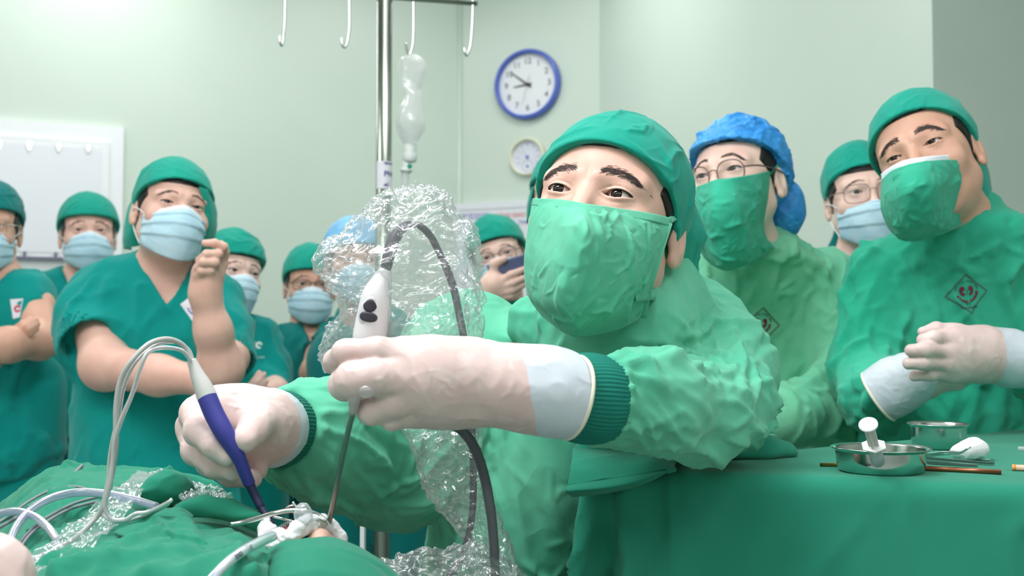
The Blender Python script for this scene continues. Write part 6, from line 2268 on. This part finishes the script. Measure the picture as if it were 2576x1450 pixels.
# ------------------------------------------------------------------ patient, drapes and what lies on them
pa = Fig('patient lying under green drapes, only nose and mouth uncovered', (800, 1330, 1.0), scale=0.80, hh=0.003, fine=False, skin=M_SKIN)
zc = np.array([0.2, -0.98, 0]); zc /= np.linalg.norm(zc)
yc = np.array([0, 0, -1.0])
pa.R = np.stack([np.cross(yc, zc), yc, zc], 1)
pa.c = W(806, 1328, 1.01) - pa.R @ np.array([0, -0.119, -0.036]) * pa.s
pa.root.location = (pa.c[0], pa.c[1], 0.80)
ch = pa.c - zc * 0.20 * pa.s + [0, 0, -0.035]
tors = [ch, ch + [-0.22, 0.10, 0.0], ch + [-0.55, 0.12, 0.0]]


def patf(P):
    d = pa.head(P)
    d = smin(d, chain(P, [pa.w((0, 0.02, -0.06))] + tors, [0.042, 0.05, 0.075, 0.075], 0.03), 0.03)
    return d


pts = np.array(tors + [pa.c])
v, q = surf(patf, pts.min(0) - 0.13, pts.max(0) + 0.13, 0.004)
obj('body', v, q, pa.skin, pa.root)
# operating table below the drapes
ot = thing('operating_table', 'operating table under the green drapes', 'table', (-0.35, 1.05, 0))
v, f = box((-1.0, 0.78, 0.72), (0.02, 1.27, 0.79))
obj('mattress', v, f, M_BLACK, ot, smooth=False)
v, f = box((-0.45, 0.98, 0.08), (-0.2, 1.2, 0.72))
obj('column', v, f, M_STEELDULL, ot, smooth=False)
v, f = box((-0.75, 0.88, 0.0), (0.0, 1.24, 0.08))
obj('base', v, f, M_STEELDULL, ot, smooth=False)

dr = thing('surgical_drape', 'large green drape spread over the chest of the patient, lower left', 'drape', W(250, 1400, 1.0))
PXS = [-260, -60, 60, 150, 250, 350, 430, 530, 600, 668]


def row(Y, ys, dY=0):
    return [(x, y, Y + (dY[i] if not np.isscalar(dY) else dY)) for i, (x, y) in enumerate(zip(PXS, ys))]


cloth_sheet('cloth', [row(1.44, [1560] * 10), row(1.38, [1400, 1370, 1265, 1215, 1220, 1225, 1240, 1258, 1300, 1360]), row(1.34, [1390, 1345, 1224, 1176, 1181, 1190, 1205, 1226, 1268, 1335]),
                      row(1.24, [1420, 1385, 1272, 1222, 1226, 1238, 1250, 1262, 1290, 1340]), row(1.12, [1450, 1412, 1330, 1288, 1284, 1288, 1292, 1300, 1316, 1352]),
                      row(1.01, [1490, 1455, 1392, 1350, 1338, 1334, 1330, 1336, 1350, 1380]), row(0.92, [1540, 1510, 1455, 1412, 1398, 1392, 1388, 1392, 1402, 1424]),
                      row(0.84, [1610, 1590, 1540, 1490, 1470, 1462, 1458, 1460, 1470, 1490]), row(0.78, [1800] * 10)], 130, 170, M_DRAPE, dr, amp=0.008, fs=10, seed=17, t=0.002, stretch=(0.8, 0.8, 1), cre=[dict(count=70, L=0.18, w=0.010, h=0.008, prefer=lambda p: (0.8, 1, 0), jitter=0.35), dict(count=150, L=0.08, w=0.006, h=0.006)])
tw1 = cloth_sheet('drape_towel', [[(285, 1335, .985), (350, 1302, 1.0), (410, 1280, 1.01), (450, 1278, 1.015), (482, 1302, 1.02)],
                            [(330, 1362, .955), (400, 1335, .955), (450, 1322, .96), (490, 1325, .965), (515, 1350, .975)],
                            [(380, 1408, .925), (440, 1390, .92), (485, 1378, .92), (520, 1382, .93), (545, 1402, .945)],
                            [(430, 1440, .905), (480, 1428, .895), (515, 1422, .895), (545, 1432, .905), (565, 1448, .92)],
                            [(470, 1490, .88), (510, 1490, .87), (540, 1490, .87), (565, 1490, .88), (580, 1490, .90)]], 90, 90, M_DRAPE, None, amp=0.003, fs=13, seed=27, t=0.003, cre=[dict(count=22, L=0.09, w=0.005, h=0.0045, prefer=lambda p: (1, 0, -0.6), jitter=0.4), dict(count=30, L=0.04, w=0.003, h=0.002)])
tag(tw1, 'green towel folded over the drape, below the wand and clear tubing', 'towel')
for nm, pts, rad, seed, lab in (
        ('towel_roll', [(340, 1256, 1.13), (385, 1238, 1.14), (430, 1226, 1.15), (455, 1228, 1.16)], [8, 26, 36, 26], 3, 'bunched green towel corner over the clear film on the drape'),
        ('towel_roll', [(440, 1290, 1.04), (500, 1276, 1.05), (560, 1282, 1.05), (620, 1300, 1.045), (665, 1325, 1.04)], [12, 20, 20, 20, 14], 5, 'green towel edge rolled along the drape under the gloved right hand'),
        ('towel_roll', [(440, 1222, 1.25), (480, 1216, 1.25), (520, 1226, 1.24), (545, 1240, 1.23)], [16, 16, 14, 10], 7, 'small green fold behind the silvery film at the back of the drape')):
    P_ = S(pts)
    R_ = [a * b[2] / F_PX for a, b in zip(rad, pts)]
    P2 = crspline(np.c_[np.array(P_), np.array(R_)], 16)
    v, q = blob(lambda P: chain(P, list(P2[:, :3]), P2[:, 3], 0.006), P2[:, :3], 0.03, 0.0022, 0.005, 24, seed, (0.7, 1, 1.3))
    tag(obj(nm, v, q, M_DRAPE), lab, 'towel')

# head drape mound, nearest the camera
hd = np.array([W(778, 1400, .94)[0], 0.93, 0.905])


def headdrape(P):
    d = ell(P, hd + [0.009, 0, -0.02], (0.097, 0.100, 0.112))
    low = np.clip((hd[2] - 0.01 - P[:, 2]) / 0.14, 0, 1)
    d = d - 0.05 * low
    cut = (P[:, 1] - (hd[1] + 0.066)) - 0.10 * np.clip((hd[2] + 0.080 - P[:, 2]) / 0.05, 0, 1)
    return smax(smax(d, cut, 0.01), hd[2] - 0.16 - P[:, 2], 0.01)


v, q = surf(headdrape, hd - [0.2, 0.2, 0.2], hd + [0.2, 0.2, 0.14], 0.0035)
rr_ = np.sqrt((v[:, 0] - hd[0]) ** 2 * 0.5 + (v[:, 2] - hd[2]) ** 2)
v = v + vnormals(v, q) * (0.007 * folds(np.stack([v[:, 0] * 0.5, v[:, 1], rr_ * 1.6], 1), 15, 6) + 0.004 * folds(v, 12, 8))[:, None]
n_ = vnormals(v, q)
v = v + n_ * creases(v, n_, 26, 0.15, 0.006, 0.006, 5, prefer=lambda p: (1, 0, -2.2 * (p[0] - hd[0]) / 0.1 * 0.5), jitter=0.15)[:, None]
tag(obj('head_drape', v, q, M_DRAPE), 'green cloth wrapped over the head of the patient, bottom centre', 'drape')

# gauze round the mouth
gp = [([(672, 1308, 1.03), (664, 1330, 1.02), (668, 1356, 1.01), (684, 1372, 1.0), (712, 1362, 1.0), (742, 1346, 1.0)], [8, 13, 16, 15, 13, 10]),
      ([(728, 1350, 1.0), (750, 1332, 1.005), (778, 1318, 1.015), (806, 1316, 1.025), (832, 1330, 1.035), (856, 1352, 1.035), (862, 1375, 1.03)], [12, 20, 22, 20, 18, 14, 10]),
      ([(678, 1330, 1.02), (700, 1352, 1.005), (735, 1352, 1.0)], [12, 16, 12])]


def gzf(P):
    d = None
    for pts, rad in gp:
        e = chain(P, S(pts), [a * b[2] / F_PX for a, b in zip(rad, pts)], 0.006)
        d = e if d is None else smin(d, e, 0.004)
    return d


v, q = blob(gzf, np.concatenate([np.array(S(p)) for p, r in gp]), 0.02, 0.0012, 0.0010, 60, 5)
n_ = vnormals(v, q)
v = v + n_ * (creases(v, n_, 90, 0.022, 0.0014, 0.0016, 3) + creases(v, n_, 120, 0.008, 0.0010, 0.0008, 4))[:, None]
tag(obj('mouth_gauze', v, q, M_GAUZE), 'damp white gauze packed round the mouth of the patient', 'gauze')
v, q = blob(lambda P: ell(P, W(727, 1338, 1.02), (0.011, 0.01, 0.006)), [W(727, 1338, 1.02)], 0.02, 0.0016)
obj('tongue', v, q, material('wet pink tissue', (206, 110, 120), rough=0.25), pa.root)

mg = thing('mouth_gag', 'steel mouth gag with curved bar and ratchet over the mouth of the patient', 'instrument', W(720, 1330, 1.0))
v, f = px_tube([(580, 1320, .985), (610, 1315, .99), (650, 1304, 1.0), (690, 1292, 1.01), (730, 1285, 1.015), (765, 1288, 1.015), (800, 1296, 1.02), (822, 1312, 1.02)], [5.5, 6.5, 6.5, 6.5, 6.5, 6.5, 6, 5], 14, 50)
obj('curved_bar', v, f, M_STEEL, mg)
v, f = px_tube([(736, 1264, 1.02), (750, 1284, 1.018), (756, 1300, 1.015), (750, 1318, 1.012)], 3.6, 10, 20)
obj('post', v, f, M_STEEL, mg)
v, f = px_tube([(688, 1300, 1.02), (720, 1308, 1.015), (752, 1318, 1.01)], 3.4, 10, 14)
obj('side_rod', v, f, M_STEEL, mg)
v, f = px_tube([(770, 1304, 1.01), (800, 1308, 1.012), (822, 1322, 1.015)], 4.5, 10, 14)
obj('side_rod', v, f, M_STEEL, mg)
v, f = px_tube([(716, 1286, 1.04), (724, 1276, 1.04), (740, 1273, 1.04), (756, 1280, 1.04), (762, 1292, 1.04)], 3.0, 10, 20)
obj('ring_handle', v, f, M_STEEL, mg)
rp = [(694, 1338, 1.01), (738, 1314, 1.02)]
v, f = px_tube(rp, 5, 4, 6)
rat = obj('ratchet', v, f, M_STEELDULL, mg, smooth=False)
for t in np.linspace(0.05, 0.95, 9):
    c = W(rp[0][0] + (rp[1][0] - rp[0][0]) * t - 3, rp[0][1] + (rp[1][1] - rp[0][1]) * t - 6, 1.012)
    v, f = lathe([(0, 0.0016), (0.0011, -0.0010), (0, -0.0010)], 6)
    obj('ratchet_tooth', v + c, f, M_STEELDULL, rat, smooth=False)
v, q = blob(lambda P: smin(ell(P, W(762, 1292, 1.008), (0.0085, 0.006, 0.0095)), ell(P, W(764, 1312, 1.006), (0.005, 0.005, 0.009)), 0.005), [W(762, 1298, 1.008)], 0.02, 0.0014, 0.0018, 110, 5)
obj('wet_tape_knot', v, q, film('wet clear tape', haze=0.3, gain=2.0, rough=0.05), mg)

# tubes and wires on the drape
M_LAV = material('clear lavender tubing', (196, 200, 222), rough=0.12, trans=0.7, coat=0.8, ior=1.15)


def cable(name, label, cat, pts, r, m, n=60, nseg=12, group=None):
    v, f = px_tube(pts, r, nseg, n)
    return tag(obj(name, v, f, m), label, cat, group)


cable('breathing_tube', 'thick clear tube making a big loop over the drape at lower left', 'tube', [(395, 1276, 1.06), (330, 1257, 1.07), (262, 1243, 1.08), (195, 1240, 1.08), (130, 1254, 1.06), (75, 1286, 1.03), (38, 1332, 1.0), (24, 1378, .975), (32, 1414, .96), (56, 1428, .955), (90, 1414, .955), (118, 1398, .96)], 10.5, M_LAV, 90, 16)
cable('breathing_tube', 'thick clear tube curving in from the left edge under the loop', 'tube', [(-60, 1318, 1.02), (-10, 1296, 1.03), (40, 1288, 1.03), (88, 1302, 1.02), (124, 1332, 1.0), (146, 1362, .98)], 10.5, M_LAV, 60, 16)
v, f = px_tube([(92, 1412, .955), (112, 1400, .957), (114, 1399, .957), (150, 1378, .965), (166, 1368, .97)], [11.5, 11.5, 9.5, 9, 6], 16, 24)
tag(obj('tube_connector', v, f, M_CLEARTUBE), 'clear ribbed connector at the end of the looped tube', 'connector')
M_WIRE = material('grey monitor wire', (128, 130, 138), rough=0.4)
for i, (lab, pts, r) in enumerate((
        ('grey wire dropping from the top of the drape hump to the left edge', [(206, 1172, 1.33), (180, 1198, 1.30), (140, 1236, 1.24), (90, 1272, 1.18), (30, 1300, 1.14), (-40, 1330, 1.10)], 4.5),
        ('dark grey wire arching above the big tube loop', [(-40, 1340, 1.10), (20, 1300, 1.13), (80, 1258, 1.18), (140, 1230, 1.22), (196, 1226, 1.22), (250, 1244, 1.18), (300, 1262, 1.14)], 3.6),
        ('grey wire pair strand under the big loop, upper one', [(250, 1250, 1.14), (190, 1266, 1.11), (140, 1290, 1.06), (96, 1318, 1.03), (50, 1366, 1.0), (36, 1410, .97)], 4.0),
        ('grey wire strand under the big loop, lower one', [(245, 1262, 1.12), (180, 1280, 1.08), (130, 1306, 1.04), (80, 1342, 1.01), (44, 1392, .98), (40, 1430, .96)], 4.0),
        ('pale wire running to the left edge between the thick tubes', [(60, 1290, 1.05), (20, 1316, 1.03), (-50, 1352, 1.0)], 4.4))):
    cable('monitor_wire', lab, 'wire', pts, r, M_WIRE, 40, 8, 'wires on the drape')
et = thing('airway_tube', 'clear airway tube with blue line and printed size, bottom centre left', 'tube', W(570, 1420, .92))
ep = [(685, 1350, .930), (650, 1366, .890), (608, 1390, .850), (570, 1420, .822), (530, 1462, .80), (490, 1520, .79)]
v, f = px_tube(ep, 13, 20, 50)
obj('tube_wall', v, f, material('clear white tubing', (222, 228, 240), rough=0.15, trans=0.35, coat=0.6), et)
ep2 = crspline(WL([(x - 4, y - 5, Y - 0.0030) for x, y, Y in ep]), 40)
v, f = tube(ep2, 0.0008, 6)
obj('blue_line', v, f, material('blue stripe', (60, 90, 200), rough=0.4), et)
for s_, t0 in (('21 |', 0.36), ('ID5.0', 0.50)):
    v, f = text_mesh(s_, 0.0058, bold=0.00012)
    pl_ = crspline(WL(ep), 200)
    o_ = pl_[int(t0 * 199)]
    d_ = pl_[int(t0 * 199) + 3] - o_; d_ /= np.linalg.norm(d_)
    vw = CAM - o_; vw /= np.linalg.norm(vw)
    dn = -d_
    un = np.cross(vw, dn); un /= np.linalg.norm(un)
    nn = np.cross(dn, un)
    # lettering reads upside down, as on the tube
    vv = o_ + (-v[:, :1]) * dn + (-v[:, 1:2] - 0.0006) * un + nn * (0.0047 - (v[:, 1:2] + 0.0006) ** 2 * 110)
    obj('lettering', vv, f, M_BLACK, et, smooth=False)

# crinkled film lying on the drape
M_FILM2 = film('crinkled drape film', tint=(0.96, 0.97, 0.98), haze=0.16, rough=0.12, gain=2.2)


def film_sheet(name, label, rows, amp, scale, seed, nr=120, nc=60, lift=0.006):
    v, q = px_sheet(rows, nr, nc)
    q, n = facing(v, q)
    v = v + n * (amp * crumple(v, scale, seed, 8) + amp * 0.3 * crumple(v, scale * 2.7, seed + 4, 7) + creases(v, n, 120, 0.05, 0.0028, 0.0030, seed, up=0.6))[:, None] + [0, 0, lift]
    return tag(obj(name, v, q, M_FILM2), label, 'plastic film')


film_sheet('plastic_film', 'strip of crinkled clear film running down the drape at lower left',
           [[(345, 1200, 1.24), (385, 1198, 1.25), (428, 1196, 1.26)], [(300, 1238, 1.14), (335, 1240, 1.14), (372, 1240, 1.15)], [(262, 1270, 1.06), (300, 1276, 1.07), (340, 1280, 1.07)],
            [(215, 1306, 1.03), (260, 1318, 1.02), (305, 1322, 1.02)], [(165, 1344, 1.0), (215, 1362, .98), (262, 1372, .975)], [(105, 1396, .96), (160, 1412, .94), (212, 1420, .935)],
            [(40, 1450, .92), (100, 1465, .90), (160, 1475, .895)], [(-10, 1520, .88), (50, 1535, .86), (110, 1545, .86)]], 0.005, 26, 7)
film_sheet('plastic_film', 'patch of silvery crinkled film behind the rolled towel on the drape',
           [[(452, 1224, 1.19), (500, 1228, 1.19), (550, 1246, 1.18), (590, 1268, 1.17)], [(448, 1244, 1.16), (500, 1248, 1.16), (545, 1260, 1.155), (585, 1276, 1.15)], [(450, 1270, 1.12), (500, 1272, 1.12), (540, 1278, 1.12), (580, 1288, 1.12)]], 0.0035, 34, 9, 50, 90)

# gloved hand of an assistant at the bottom left corner
spec = dict(palm=[(S([(-260, 1560, .72), (-140, 1500, .74), (-60, 1465, .76), (-10, 1440, .77)]), [0.04, 0.034, 0.028, 0.022])],
            fingers=[(S([(-10, 1430, .77), (28, 1420, .79), (48, 1450, .80), (40, 1500, .80)]), [0.014, 0.0125, 0.011, 0.009]),
                     (S([(-20, 1450, .76), (20, 1450, .77), (42, 1490, .775), (30, 1530, .78)]), [0.014, 0.0125, 0.011, 0.009]),
                     (S([(-30, 1475, .75), (5, 1490, .75), (25, 1530, .755), (10, 1560, .76)]), [0.013, 0.012, 0.010, 0.008]),
                     (S([(-45, 1500, .74), (-15, 1530, .735), (0, 1565, .74), (-15, 1590, .75)]), [0.012, 0.0105, 0.009, 0.008]),
                     (S([(-70, 1460, .78), (-20, 1430, .81), (25, 1440, .83), (50, 1465, .835)]), [0.015, 0.013, 0.011, 0.009])])
v, q = glove_mesh(spec, None, h=0.003, amp=0.0012, seed=19)
ah = thing('person', 'gloved hand of someone outside the picture, bottom left corner', 'person', W(-60, 1465, .76))
obj('glove', v, q, M_GLOVE, ah)
# thin white post behind the head of the patient
pq = W(908, 1400, 1.75)
v, f = box((pq[0] - 0.006, pq[1] - 0.01, 0.0), (pq[0] + 0.006, pq[1] + 0.01, W(908, 1322, 1.75)[2]))
v[:, 0] = np.where(v[:, 2] > 0.5, pq[0] + (v[:, 0] - pq[0]) * 0.55 + 0.003, v[:, 0])
tag(obj('white_post', v, f, M_WHITE, smooth=False), 'thin white post standing behind the draped head of the patient', 'post')
for fg in (sg, nu, rm):
    fg.trousers(M_SCRUB_DARK, top=0.6)
